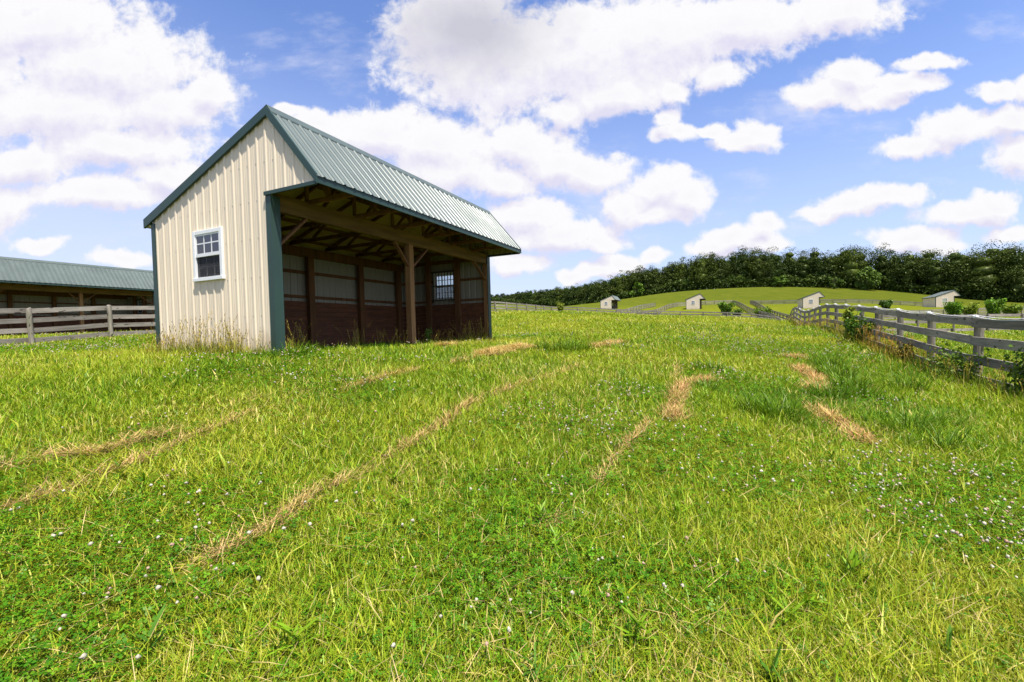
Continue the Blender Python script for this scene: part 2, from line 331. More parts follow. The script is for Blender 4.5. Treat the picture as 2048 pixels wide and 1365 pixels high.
def build_shed(name, label, base, L, posts, back_posts, truss0, windows=True, detail=True, group=None):
    root = empty(name, base, ROT); tag(root, label, 'shed', group)
    # gable walls -----------------------------------------------------------
    for u, sg in ((0., -1), (L, 1)):
        mb = MB(); S = rib_samples(-OF+.03, W_-.01, .09, detail)
        strips(mb, S, lambda v: H_+.02 if v < 0 else -.03, lambda v: roofline(v)-.045,
               lambda v, w, o, u=u, sg=sg: (u+sg*o, v, w), WIN if windows else None, (0., VR), sg < 0)
        if detail and L < 10:                  # rows of painted screw heads on the flats beside the ribs
            for k in range(-5, 17):
                vv = .09+k*PITCH
                if vv > W_-.12: break
                for ww in (.10, .73, 1.43, 2.13, 2.80, 3.45, 4.0):
                    if ww > roofline(vv)-.2 or (vv < .13 and ww < H_+.05) or (1.3 < vv < 2.32 and 1.4 < ww < 2.46): continue
                    a, c = sorted((u-sg*.004, u+sg*.008)); mb.box(a, c, vv+.040, vv+.056, ww-.008, ww+.008)
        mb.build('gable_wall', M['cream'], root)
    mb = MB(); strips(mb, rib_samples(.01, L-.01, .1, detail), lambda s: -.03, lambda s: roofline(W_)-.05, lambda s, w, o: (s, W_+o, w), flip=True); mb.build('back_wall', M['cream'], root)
    # roof -------------------------------------------------------------------
    for nm, va, vb in (('front_roof', -OF-.03, VR), ('back_roof', W_+OB+.02, VR)):
        za, zb = roofline(va), HR; n = Vector((0, -(zb-za), vb-va)).normalized(); n = n if n.z > 0 else -n
        mb = MB(); S = rib_samples(-.045, L+.045, .1, detail)
        fn = lambda s, t, o, va=va, vb=vb, za=za, zb=zb, n=n: (s, va+(vb-va)*t+n.y*o, za+(zb-za)*t+n.z*o)
        strips(mb, S, lambda s: 0., lambda s: 1., fn); r = mb.build(nm, M['roof'], root)
        mb = MB(); mb.add([fn(a, t, -.02) for a, t in ((0.005, .01), (L-.005, .01), (L-.005, .99), (0.005, .99))], [(0, 1, 2, 3)]); mb.build('roof_liner', M['liner'], r)
    mb = MB()
    for vv, in ((-.14,), (.17,)):
        z1 = roofline(vv)+.033; mb.add([(-.05, VR, HR+.045), (L+.05, VR, HR+.045), (L+.05, vv, z1), (-.05, vv, z1), (L+.05, vv, z1-.025), (-.05, vv, z1-.025)], [(0, 1, 2, 3), (3, 2, 4, 5)])
    mb.build('ridge_cap', M['roof'], root)
    for u0, u1 in ((-.065, -.024), (L+.024, L+.065)):
        for va, vb in ((-OF-.02, VR), (VR, W_+OB+.01)):
            mb = MB(); d = .155
            za, zb = roofline(va)+.022, roofline(vb)+.022
            mb.add([(u, v, z) for u in (u0, u1) for v, z in ((va, za), (vb, zb), (vb, zb-d-.03), (va, za-d+.0))],
                   [(0, 1, 2, 3), (7, 6, 5, 4), (0, 4, 5, 1), (1, 5, 6, 2), (2, 6, 7, 3), (3, 7, 4, 0)])
            mb.build('rake_trim', M['green'], root)
        a, c = (u0+.01, u0+.05) if u0 < 0 else (L-.01, L+.03)
        MB().box(a, c, -OF+.01, .12, H_-.012, H_+.05).build('header_trim', M['green'], root)
    MB().box(-.024, L+.024, -OF-.012, -OF+.02, HF-.145, HF-.012).build('fascia', M['green'], root)
    MB().box(-.024, L+.024, W_+OB-.015, W_+OB+.015, HB-.15, HB-.02).build('fascia', M['green'], root)
    MB().box(-.02, L+.02, W_+.022, W_+OB-.016, HB-.14, HB-.11).build('soffit', M['cream'], root)
    # corner trim ------------------------------------------------------------
    for u, sg in ((0., -1), (L, 1)):
        q = MB(); a, c = sorted((u+sg*.003, u+sg*.024)); q.box(a, c, -.016, .115, -.04, H_-.014)
        a, c = sorted((u+sg*.003, u-sg*.165)); q.box(a, c, -.016, .003, -.04, H_-.014); q.build('corner_trim', M['green'], root)
        q = MB(); a, c = sorted((u+sg*.003, u+sg*.024)); q.box(a, c, W_-.1, W_+.026, -.04, HB-.1)
        a, c = sorted((u+sg*.003, u-sg*.11)); q.box(a, c, W_+.005, W_+.026, -.04, HB-.155); q.build('corner_trim', M['green'], root)
        a, c = sorted((u-sg*.012, u-sg*.17)); MB().box(a, c, .006, .16, -.05, H_-.26).build('end_post', M['post'], root, bevel=.004)
    # front beam, posts and braces ---------------------------------------------
    MB().box(.03, L-.03, .02, .075, 2.585, 2.9).box(.03, L-.03, .09, .145, 2.585, 2.9).build('beam', M['beamwood'], root)
    for u in posts: MB().box(u-.085, u+.085, .0, .165, -.05, 2.583).build('post', M['post'], root, bevel=.006)
    br = []
    for u in posts: br += [((u-.58, .08, 2.58), (u-.06, .08, 2.03)), ((u+.77, .08, 2.58), (u+.06, .08, 2.0))]
    br += [((.80, .08, 2.58), (.12, .08, 1.93)), ((L-.94, .08, 2.58), (L-.14, .08, 2.03))]
    for a, c in br: MB().beam(a, c, .042, .095, (0, 1, 0)).build('knee_brace', M['wood'], root)
    # inside -------------------------------------------------------------------
    q = MB(); 
    for k in range(9): q.box(.02, L-.02, W_-.075, W_-.035, .145*k+.0, .145*k+.138)
    q.build('kick_boards', M['kick'], root)
    MB().box(.03, L-.03, W_-.06, W_-.004, 2.57, 2.84).build('top_plate', M['wood'], root)
    if not detail: return root
    for u in back_posts: MB().box(u-.1, u+.1, W_-.20, W_-.078, -.05, 2.565).build('back_post', M['wood'], root)
    for w0, w1 in ((1.395, 1.475), (2.085, 2.175)): MB().box(.02, L-.02, W_-.05, W_-.004, w0, w1).build('girt', M['wood'], root)
    for u, sg in ((0., 1), (L, -1)):
        q = MB()
        for k in range(9): a, c = sorted((u+sg*.035, u+sg*.073)); q.box(a, c, .17, W_-.08, .145*k, .145*k+.138)
        q.build('kick_boards', M['kick'], root)
        for vv in (1.20, 2.42): a, c = sorted((u+sg*.075, u+sg*.2)); MB().box(a, c, vv-.09, vv+.09, -.05, roofline(vv)-.25).build('back_post', M['wood'], root)
        for w0, w1 in ((1.385, 1.455), (2.09, 2.17), (2.74, 2.86)):
            for va, vb in ((.17, 1.33), (2.285, W_-.06)) if w0 < 2.5 else ((.17, W_-.08),):
                a, c = sorted((u+sg*.004, u+sg*.05)); MB().box(a, c, va, vb, w0, w1).build('girt', M['wood'], root)
    u = truss0
    while u < L-.15:
        t = MB(); bm = lambda a, b_, h=.09: t.beam((u, *a), (u, *b_), .042, h, (0, 0, 1))
        bm((-OF+.03, H_+.055), (W_-.01, H_+.055)); e = .12
        bm((-OF+.05, roofline(-OF)-.07), (VR, HR-.17)); bm((W_-.01, roofline(W_)-.07), (VR, HR-.15))
        bm((-.5, H_+.10), (-.5, roofline(-.5)-.14)); bm((-.5, H_+.09), (VR+.1, HR-.35), .075)
        bm((VR+.1, H_+.09), (VR+.1, HR-.25), .075); bm((.15, HR-.35), (1.3, H_+.10), .075); bm((1.3, H_+.10), (2.0, roofline(2.)-.14), .075); bm((2.0, roofline(2.)-.14), (2.75, H_+.1), .075)
        t.build('truss', M['wood'], root); u += 1.252
    for vv in (-OF+.12, -.78, -.42, .55, 1.25, 1.95, 2.65, 3.35):
        dz = .062 if vv > 0 else .09
        MB().box(.02, L-.02, vv-.045, vv+.045, roofline(vv)-dz-.055, roofline(vv)-dz).build('purlin', M['wood'], root)
    f = MB().box(.02, L-.02, .16, W_-.08, -.3, .02).build('dirt_floor', M['dirt'], root)
    return root
def loc2(u, v, base=(-4.19, 8.106)): return (base[0]+Us[0]*u+Vs[0]*v, base[1]+Us[1]*u+Vs[1]*v)
main = build_shed('run_in_shed', 'cream metal run-in shed with green roof standing open-fronted in the near meadow', (-4.19, 8.106, 1.167), 8.2125,
                  [3.965], [1.85, 3.87, 5.86, 7.75], .83, group='run-in sheds of the farm')
LB = 20.4; bo = np.array([-24.9, 32.0])-Us*LB
barn = build_shed('long_shed', 'long green-roofed open shed behind the grey fence, cut by the picture edge', (bo[0]-Vs[0]*0, bo[1], 1.92), LB,
                  [4.08, 8.16, 12.24, 16.32], [2.04*k for k in range(1, 10)], .83, group='run-in sheds of the farm')
far = [((31.42, 142), 'small cream shed far off beside the strip of bright green field below the wood'),
       ((51.88, 125), 'small cream shed far off alone in the fenced paddock with a leafy shrub before it'),
       ((78.49, 116), 'distant cream shed seen above the top board of the near grey fence'),
       ((110.93, 114), 'distant cream shed half hidden by the bright green shrubs, its long roof slope showing')]
proto = None
for (x, y), lab in far:
    z = float(H(x, y))
    if proto is None:
        proto = build_shed('run_in_shed', lab, (x, y, z), 8.2125, [3.965], [], .83, detail=False, group='run-in sheds of the farm')
        for u, s in ((0., -1), (8.2125, 1)): make_window(proto, u, s, False)
    else:
        c = proto.copy(); COL.objects.link(c); c.location = (x, y, z); c['label'] = lab
        for ch in list(proto.children):
            d = ch.copy(); COL.objects.link(d); d.parent = c
            for g2 in ch.children: e = g2.copy(); COL.objects.link(e); e.parent = d
make_window(main, 0., -1); make_window(main, 8.2125, 1)
make_window(barn, 0., -1); make_window(barn, LB, 1)

# ------------------------------------------------------------------ fences
def post_mesh(r, h, n=10, seed=0):
    rr = random.Random(seed); mb = MB(); zs = [-.25, h*.3, h*.7, h-.02, h]
    mb.tube([(rr.uniform(-.006, .006), rr.uniform(-.006, .006), z) for z in zs], [r*rr.uniform(.97, 1.04) for _ in zs[:-1]]+[r*.86], n)
    me = bpy.data.meshes.new('post'); me.from_pydata(mb.v, [], mb.f); me.update(); me.materials.append(M['fpost']); return me
POSTS = [post_mesh(.077, 1.4, 12, s) for s in range(5)]; POSTS_T = [post_mesh(.07, 1.3, 6, s+9) for s in range(2)]
def fence(name, label, pts, heights, bw=.17, side=1, lean=0., far=False, group=None, off=.112, post_h=None):
    pts = [np.array(p, float) for p in pts]; zs = [float(H(*p)) for p in pts]
    root = empty(name, (pts[0][0], pts[0][1], zs[0])); tag(root, label, 'fence', group); base = np.array([*pts[0], zs[0]])
    for i, p in enumerate(pts):
        me = (POSTS_T if far else POSTS)[i % (2 if far else 5)]
        o = link('post', me, None, root, (p[0]-base[0], p[1]-base[1], zs[i]-base[2]))
        if post_h: o.scale = (1, 1, post_h)
        d = pts[min(i+1, len(pts)-1)]-pts[max(i-1, 0)]; d /= np.linalg.norm(d)
        l = lean+random.uniform(-.025, .025); nrm = np.array([-d[1], d[0]])
        o.rotation_euler = (-l*nrm[1], l*nrm[0], 0)
    for i in range(len(pts)-1):
        a, b = pts[i], pts[i+1]; d = b-a; Lg = np.linalg.norm(d); d /= Lg; nrm = np.array([-d[1], d[0]])*side
        for h in heights:
            za = zs[i]+h+random.uniform(-.012, .012); zb = zs[i+1]+h+random.uniform(-.012, .012)
            sh = lean*h*side
            c = (a+b)/2+nrm*(off+random.uniform(-.004, .004))+np.array([-d[1], d[0]])*lean*h
            me = bpy.data.meshes.new('board'); mb = MB(); hl = Lg/2+random.uniform(-.004, .002); n = 1 if far else 6; o0 = 0
            sag = random.uniform(-.012, .006); vs = []
            for k in range(n+1):
                x = -hl+2*hl*k/n; s_ = sag*(1-(x/hl)**2); w = bw*random.uniform(.975, 1.02)
                vs += [(x, -.016, s_), (x, .016, s_), (x, .016, s_+w), (x, -.016, s_+w)]
            fs = [(0, 1, 2, 3), tuple(4*n+j for j in (3, 2, 1, 0))]
            for k in range(n):
                for j in range(4): fs.append((4*k+j, 4*k+4+j, 4*k+4+(j+1) % 4, 4*k+(j+1) % 4))
            me.from_pydata(vs, [], fs); me.update(); me.materials.append(M['board'])
            o = link('board', me, None, root, (c[0]-base[0], c[1]-base[1], (za+zb)/2-base[2]))
            o.rotation_euler = (0, -math.atan2(zb-za, Lg), math.atan2(d[1], d[0]))
    return root, pts, zs, base
def resample(kn, step):
    kn = [np.array(k, float) for k in kn]; out = [kn[0]]; 
    for a, b in zip(kn[:-1], kn[1:]):
        n = max(1, round(np.linalg.norm(b-a)/step)); out += [a+(b-a)*k/n for k in range(1, n+1)]
    return out
B4 = (.06, .43, .80, 1.16)
rp = [(.501*Y+4.71, Y) for Y in 4.63+2.2*np.arange(0, 25)]
rf, rpts, rzs, rbase = fence('board_fence', 'nearest grey board fence running away on the right, white tape along its top', rp, B4, side=1, lean=-.04, post_h=.955, group='board fences of the paddocks')
# white electric tape and its insulators on the near fence
ins = MB(); 
for i, (p, z) in enumerate(zip(rpts, rzs)):
    if i > 14: break
    t = MB(); q = Vector((p[0]-.03-rbase[0], p[1]-rbase[1], z+1.345-rbase[2]))
    t.tube([q+Vector((0, 0, -.02)), q+Vector((0, 0, .015)), q+Vector((0, 0, .03)), q+Vector((0, 0, .045))], [.05, .052, .04, .015], 8); t.build('insulator', M['tape'], rf, smooth=True)
for k in range(2):
    t = MB(); pts = []
    for i in range(14):
        a = Vector((rpts[i][0]-.04-.05*k, rpts[i][1], rzs[i]+1.385-.012*k)); b = Vector((rpts[i+1][0]-.04-.05*k, rpts[i+1][1], rzs[i+1]+1.385-.012*k))
        for j in range(6): s = j/6; pts.append(a.lerp(b, s)-Vector((rbase[0], rbase[1], rbase[2]+4*(.05+.02*k)*s*(1-s))))
    t.tube(pts, .0065, 5); t.build('electric_tape', M['tape'], rf)
lp = resample([(-17.74, 13.8), (-16.87, 16), (-16, 18.2), (-1.81, 53)], 2.4) + resample([(-1.81, 53), (7.43, 70)], 2.9)[1:]
fence('board_fence', 'grey board fence behind the near shed, its posts on the meadow side of the boards', lp, (.05, .40, .74, 1.09), side=1, lean=.08, post_h=.91, group='board fences of the paddocks')
fence('board_fence', 'low-looking cross fence closing the far end of the near meadow', resample([(7.43, 70), (33.7, 57.55)], 2.9), (.08, .46, .84, 1.18), side=1, far=True, group='board fences of the paddocks')
FG = 'board fences of the paddocks'
def ff(label, kn, hs=(.1, .5, .9, 1.15), step=3.6): fence('board_fence', label, resample(kn, step), hs, bw=.19, far=True, group=FG)
ff('far fence climbing the hill left of the shed in the leafy-shrub paddock', [(21.5, 80), (58.4, 160)], step=4.4)
ff('parallel far fence beyond the lane, climbing the hill from the farthest small shed', [(24, 104), (52, 164)], step=4.4)
ff('pale far fence running along the back of the paddock with the leafy shrub', [(58.4, 160), (80.2, 165)])
ff('far fence running downhill to the cross fence corner, shrub paddock on its left', [(80.2, 165), (38, 66)], step=4.4)
ff('far fence descending the hill with weeds along it, third shed paddock on its right', [(85.5, 163), (38.3, 62.5)], step=4.4)
ff('pale far fence line along the hill foot behind the third shed', [(85.5, 163), (128.7, 140)])
ff('close-boarded looking far fence passing in front of the shed with the long roof slope', [(62, 76), (98, 84)], (.05, .35, .65, .95, 1.2), 2.6)
ff('two-board grey fence in the neighbouring paddock leading off to the right edge', [(25.6, 31.5), (45.5, 34)], (.12, .70, 1.10), 2.9)

# ------------------------------------------------------------------ plants
def blade_arrays(P, L, Wd, az, tilt, curve, col, lv=3):
    n = len(P); ts = np.linspace(0, 1, lv); dirx, diry = np.cos(az), np.sin(az); tw = az+np.pi/2+rng.uniform(-.7, .7, n)
    wx, wy = np.cos(tw), np.sin(tw); VV = np.zeros((n, 2*lv-1, 3), np.float32)
    for i, t in enumerate(ts):
        hd = L*(np.sin(tilt)*t+curve*t*t); vz = L*(np.cos(tilt)*t-.55*curve*t*t)
        c = np.stack([P[:, 0]+dirx*hd, P[:, 1]+diry*hd, P[:, 2]+vz], -1)
        if i == lv-1: VV[:, 2*lv-2] = c
        else:
            w = Wd*(.8+.5*t)*(1-.25*t); o = np.stack([wx*w/2, wy*w/2, 0*w], -1); VV[:, 2*i] = c-o; VV[:, 2*i+1] = c+o
    fs = []
    for i in range(lv-2): a = 2*i; fs += [(a, a+1, a+3), (a, a+3, a+2)]
    a = 2*(lv-2); fs.append((a, a+1, a+2)); fs = np.array(fs)
    F = (np.arange(n)[:, None, None]*(2*lv-1)+fs[None]).reshape(-1, 3)
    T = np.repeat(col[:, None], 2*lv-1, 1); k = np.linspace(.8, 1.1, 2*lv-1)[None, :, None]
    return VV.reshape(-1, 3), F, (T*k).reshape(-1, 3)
class Acc:
    def __init__(s): s.V = []; s.F = []; s.T = []; s.n = 0
    def add(s, V, F, T): s.V.append(V); s.F.append(F+s.n); s.T.append(T); s.n += len(V)
    def obj(s, name, mat, parent=None, loc=(0, 0, 0)):
        V = np.concatenate(s.V)-np.array(loc, np.float32); me = np_mesh(name, V, np.concatenate(s.F), np.concatenate(s.T)); return link(name, me, mat, parent, loc)
SWATHS0 = [([(-3.79,3.14),(-3.72,3.27),(-3.64,3.52),(-3.31,3.61),(-3.29,3.92),(-3.1,4.11)],.13,1.),
 ([(-3.14,2.64),(-3.12,2.73),(-3.02,2.99),(-2.97,3.35),(-2.9,3.59),(-2.89,4.03),(-2.79,4.53),(-2.77,4.8)],.10,1.),
 ([(-1.67,2.28),(-1.62,2.41),(-1.48,2.7),(-1.43,3.12),(-1.25,3.42),(-1.06,3.99),(-.76,4.83),(-.49,5.78)],.10,1.),
 ([(-.49,5.78),(.1,6.73),(.6,7.43),(1.37,8.91)],.15,.5),([(-2.21,5.79),(-1.91,6.5),(-1.55,7.27)],.14,.7),
 ([(-1.17,7.83),(-.57,9.42)],.2,.45),([(-.57,9.42),(.34,12.08)],.36,1.1),([(.66,3.63),(.84,4.03),(1.16,4.57),(1.6,5.31)],.07,.9),
 ([(1.86,5.39),(2.37,6.55),(2.85,7.49),(3.58,8.21)],.24,1.),([(2.51,6.88),(3.35,9.32)],.12,.4),([(6.6,10.4),(6.1,9.2),(5.08,7.57)],.33,.8),
 ([(4.14,6.33),(3.89,5.33),(3.72,4.75)],.26,1.),([(.16,2.9),(.33,3.07)],.12,.4),([(-1.,3.46),(-.9,3.61)],.1,.4),([(-1.78,11.23),(-1.51,12.06)],.25,.7),
 ([(7.4,12.0),(7.9,12.5)],.3,.5),([(2.2,12.5),(3.6,15)],.4,.25),([(-3.3,4.9),(-2.6,5.6)],.1,.2)]
SWATHS = [(p, w*(.62 if len(p) > 2 or w < .15 else .8), d) for p, w, d in SWATHS0]
def swath_field(X, Y):
    out = np.zeros(len(X))
    for pl, w, d in SWATHS:
        for (x0, y0), (x1, y1) in zip(pl[:-1], pl[1:]):
            dx, dy = x1-x0, y1-y0; t = np.clip(((X-x0)*dx+(Y-y0)*dy)/(dx*dx+dy*dy), 0, 1)
            out = np.maximum(out, min(d, 1)*(1-sstep(.6*w, 1.5*w, np.hypot(X-x0-t*dx, Y-y0-t*dy))))
    return out
def footprint(X, Y, m=0.):
    k = np.zeros(len(X), bool)
    for (bx, by, L) in ((-4.19, 8.106, 8.2125), (bo[0], bo[1], LB)):
        u = (X-bx)*Us[0]+(Y-by)*Us[1]; v = (X-bx)*Vs[0]+(Y-by)*Vs[1]; k |= (u > -.02) & (u < L+.02) & (v > .02+m) & (v < W_+.02)
    return k
def sample(N, y0=1.15, y1=75., c=.9):
    """more plants per square metre near the camera, thinning with the square of the distance"""
    t = rng.random(N); Y = np.exp(np.log(y0+c)+t*(np.log(y1+c)-np.log(y0+c)))-c; X = rng.uniform(-1, 1, N)*(1.22*Y+1.4); return X, Y
def fence_dist(X, Y): return ((X-(.501*Y+4.71))*.894)           # negative on the meadow side
def clover_mask(X, Y):
    m = vnoise(X*.55, Y*.4, 3, 3); k = sstep(.55, .70, m)
    for cx, cy, rx, ry in ((3.5, 3.6, 1.4, .9), (3.2, 2.9, 1.3, .6), (-2.05, 5.8, 1.0, .7), (-3.5, 6.2, 1.2, .7), (-.1, 2.75, .3, .3), (-3.3, 4.0, .35, .4), (1.75, 6.8, .6, .7), (-13.5, 13, 4, 2.2), (2.3, 3.7, .6, .4), (-1.9, 2.1, .6, .35), (7.5, 15, 3, 5), (-3.1, 7.6, 1.4, .5)):
        k = np.maximum(k, 1-sstep(.55, 1.1, np.hypot((X-cx)/rx, (Y-cy)/ry)+.5*(vnoise(X*2, Y*2, 9)-.5)))
    return k
PAL = np.array([(.060, .155, .009), (.155, .265, .011), (.270, .350, .016), (.375, .385, .030), (.58, .46, .14)])
def grass_color(X, Y, n):
    g = vnoise(X*.35+9, Y*.28, 21, 3)+.35*(vnoise(X*1.7, Y*1.3, 22, 2)-.5)
    g = g+.16*sstep(4, 0, np.abs(fence_dist(X, Y)+1.2))*(Y > 3) + .10*clover_mask(X, Y)+.02*sstep(0, 6, X)-.01+.09*(fence_dist(X, Y) > .4)+.05*sstep(9, 3, Y)*sstep(-3, 3, X)
    t = np.clip(1.97-(g-.5)*3.5+rng.normal(0, .8, n), 0, 3.3); t = np.where(rng.random(n) < .045+.11*(vnoise(X*.8, Y*.6, 31, 2) > .58), 4., t)
    i = np.minimum(t.astype(int), 3); f = (t-i)[:, None]; return (PAL[i]*(1-f)+PAL[i+1]*f)*rng.uniform(.82, 1.15, n)[:, None]
A = Acc()
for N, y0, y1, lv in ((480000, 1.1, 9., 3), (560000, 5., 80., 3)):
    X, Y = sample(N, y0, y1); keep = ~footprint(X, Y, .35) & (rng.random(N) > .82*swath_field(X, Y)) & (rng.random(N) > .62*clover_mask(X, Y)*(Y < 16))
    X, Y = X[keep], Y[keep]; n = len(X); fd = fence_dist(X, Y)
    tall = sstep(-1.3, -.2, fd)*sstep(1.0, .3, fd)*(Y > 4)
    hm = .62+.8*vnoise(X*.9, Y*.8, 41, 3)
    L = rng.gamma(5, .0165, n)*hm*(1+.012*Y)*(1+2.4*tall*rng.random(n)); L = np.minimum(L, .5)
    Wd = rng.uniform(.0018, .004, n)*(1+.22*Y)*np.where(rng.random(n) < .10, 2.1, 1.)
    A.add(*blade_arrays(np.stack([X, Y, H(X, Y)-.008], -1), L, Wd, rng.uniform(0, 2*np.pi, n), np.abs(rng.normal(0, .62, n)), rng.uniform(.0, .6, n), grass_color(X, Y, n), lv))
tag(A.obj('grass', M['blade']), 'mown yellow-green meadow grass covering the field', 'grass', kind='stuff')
# taller, darker tufts
A = Acc()
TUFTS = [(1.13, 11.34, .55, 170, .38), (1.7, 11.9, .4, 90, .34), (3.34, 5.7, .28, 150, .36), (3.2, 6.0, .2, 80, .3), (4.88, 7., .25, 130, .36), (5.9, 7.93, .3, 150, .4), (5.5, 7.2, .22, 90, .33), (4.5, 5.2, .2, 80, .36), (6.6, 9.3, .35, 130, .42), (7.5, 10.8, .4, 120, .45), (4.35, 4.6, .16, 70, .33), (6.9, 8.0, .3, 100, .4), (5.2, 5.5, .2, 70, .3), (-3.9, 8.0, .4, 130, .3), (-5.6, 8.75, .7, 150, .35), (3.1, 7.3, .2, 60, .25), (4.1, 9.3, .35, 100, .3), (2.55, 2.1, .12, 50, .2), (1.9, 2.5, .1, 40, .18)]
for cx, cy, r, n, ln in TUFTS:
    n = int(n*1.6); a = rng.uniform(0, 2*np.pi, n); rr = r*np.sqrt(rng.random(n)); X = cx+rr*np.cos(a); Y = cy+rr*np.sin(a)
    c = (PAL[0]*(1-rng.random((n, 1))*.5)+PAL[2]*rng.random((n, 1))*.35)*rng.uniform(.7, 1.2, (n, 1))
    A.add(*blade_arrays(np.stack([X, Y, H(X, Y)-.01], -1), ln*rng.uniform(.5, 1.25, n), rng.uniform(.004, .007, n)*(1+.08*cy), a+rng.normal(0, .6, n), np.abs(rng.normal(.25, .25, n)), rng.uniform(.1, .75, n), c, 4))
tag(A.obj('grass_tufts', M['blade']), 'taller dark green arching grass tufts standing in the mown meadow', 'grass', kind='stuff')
# clover leaves
def discs(C, nrm_az, tilt, r, col, star=False):
    """trifoliate leaves: three kite-shaped leaflets each"""
    n = len(C); VV = np.zeros((n, 3, 4, 3), np.float32); a0 = rng.uniform(0, 2*np.pi, n)
    tx, ty = np.cos(nrm_az)*np.sin(tilt), np.sin(nrm_az)*np.sin(tilt)
    for k in range(3):
        a = a0+k*2.094
        for j, (rad, da) in enumerate(((.08, 0), (.8, -.58), (1.15, 0), (.8, .58))):
            dx, dy = r*rad*np.cos(a+da), r*rad*np.sin(a+da); VV[:, k, j] = C+np.stack([dx, dy, -(dx*tx+dy*ty)+.12*r*rad*(j % 2)], -1)
    F = np.arange(n*12).reshape(-1, 4); T = np.repeat(col, 12, 0)
    return VV.reshape(-1, 3), F, T
A = Acc(); N = 140000; X, Y = sample(N, 1.1, 22., .9); cm = clover_mask(X, Y)
keep = (rng.random(N) < .10+.22*(Y < 9)+.9*cm) & ~footprint(X, Y, .3) & (rng.random(N) > .9*swath_field(X, Y)); X, Y = X[keep], Y[keep]; n = len(X)
hz = rng.uniform(.02, .085, n)*(.7+.5*cm[keep])
A.add(*discs(np.stack([X, Y, H(X, Y)+hz], -1), rng.uniform(0, 6.28, n), np.abs(rng.normal(0, .45, n)), rng.uniform(.008, .0145, n)*(1+.11*Y),
             (np.array([.05, .17, .006])*(1-rng.random((n, 1))*.35)+np.array([.20, .27, .01])*rng.random((n, 1))**2*.5)*rng.uniform(.8, 1.25, (n, 1))))
tag(A.obj('clover_leaves', M['leaf']), 'patches of dark green clover leaves low in the meadow grass', 'clover', kind='stuff')
# clover heads: little domes, brownish underneath
def heads(C, r, col, low):
    n = len(C); k = 6; rings = [(-.75, .45), (-.2, .95), (.35, .9), (.8, .5)]; m = len(rings)*k+1; VV = np.zeros((n, m, 3), np.float32); T = np.zeros((n, m, 3), np.float32)
    a = np.arange(k)*2*np.pi/k
    for i, (z, q) in enumerate(rings):
        for j in range(k):
            jr = rng.uniform(.55, 1.3, n); VV[:, i*k+j] = C+np.stack([r*q*jr*np.cos(a[j]+i*.5), r*q*jr*np.sin(a[j]+i*.5), r*z*.85*jr], -1); T[:, i*k+j] = (low if i == 0 else col)*rng.uniform(.6, 1.12, (n, 1))
    VV[:, -1] = C+np.stack([0*r, 0*r, r*.85], -1); T[:, -1] = col
    fs = []
    for i in range(len(rings)-1):
        for j in range(k): p, q = i*k+j, i*k+(j+1) % k; fs += [(p, q, q+k), (p, q+k, p+k)]
    o = (len(rings)-1)*k; fs += [(o+j, o+(j+1) % k, m-1) for j in range(k)]
    return VV.reshape(-1, 3), (np.arange(n)[:, None, None]*m+np.array(fs)[None]).reshape(-1, 3), T.reshape(-1, 3)
A = Acc(); N = 46000; X, Y = sample(N, 1.15, 60., 3.5); cm = clover_mask(X, Y)
keep = (rng.random(N) < (.016+.62*cm*sstep(.3, .7, vnoise(X*1.3, Y*1.1, 77, 2)))*(1+.5*(Y > 9))*np.where((X > 2.4) & (Y < 4.6), 1., .3+.7*(Y > 4.5))) & ~footprint(X, Y) & (rng.random(N) > swath_field(X, Y)); X, Y = X[keep], Y[keep]; n = len(X)
C = np.stack([X, Y, H(X, Y)+rng.uniform(.07, .15, n)], -1); w = rng.random((n, 1))
A.add(*heads(C, rng.uniform(.0055, .0118, n)*(1+.05*Y), np.array([.66, .60, .46])*(1-w*.3)+np.array([.0, -.12, -.10])*(w > .75), np.array([.36, .20, .09])))
A.add(*blade_arrays(C-np.array([0, 0, .13]), np.full(n, .125), np.full(n, .003), rng.uniform(0, 6.28, n), np.full(n, .02), np.full(n, .02), np.repeat([[.13, .22, .03]], n, 0), 3))
tag(A.obj('clover_flowers', M['petal']), 'white clover heads dotted through the meadow grass', 'flowers', kind='stuff')
# small yellow flowers, mostly left of the middle
A = Acc(); N = 26000; X, Y = sample(N, 1.2, 30., .9); m = vnoise(X*.7+3, Y*.6, 51, 2)*sstep(3.2, -1.0, X)
keep = (rng.random(N) < .95*sstep(.42, .62, m)+.02) & ~footprint(X, Y) & (rng.random(N) > swath_field(X, Y)); X, Y = X[keep], Y[keep]; n = len(X)
A.add(*heads(np.stack([X, Y, H(X, Y)+rng.uniform(.05, .13, n)], -1), rng.uniform(.0022, .0038, n)*(1+.10*Y), np.array([.55, .46, .04]), np.array([.25, .28, .03])))
tag(A.obj('yellow_flowers', M['petal']), 'tiny yellow hop clover flowers scattered in the near grass', 'flowers', kind='stuff')
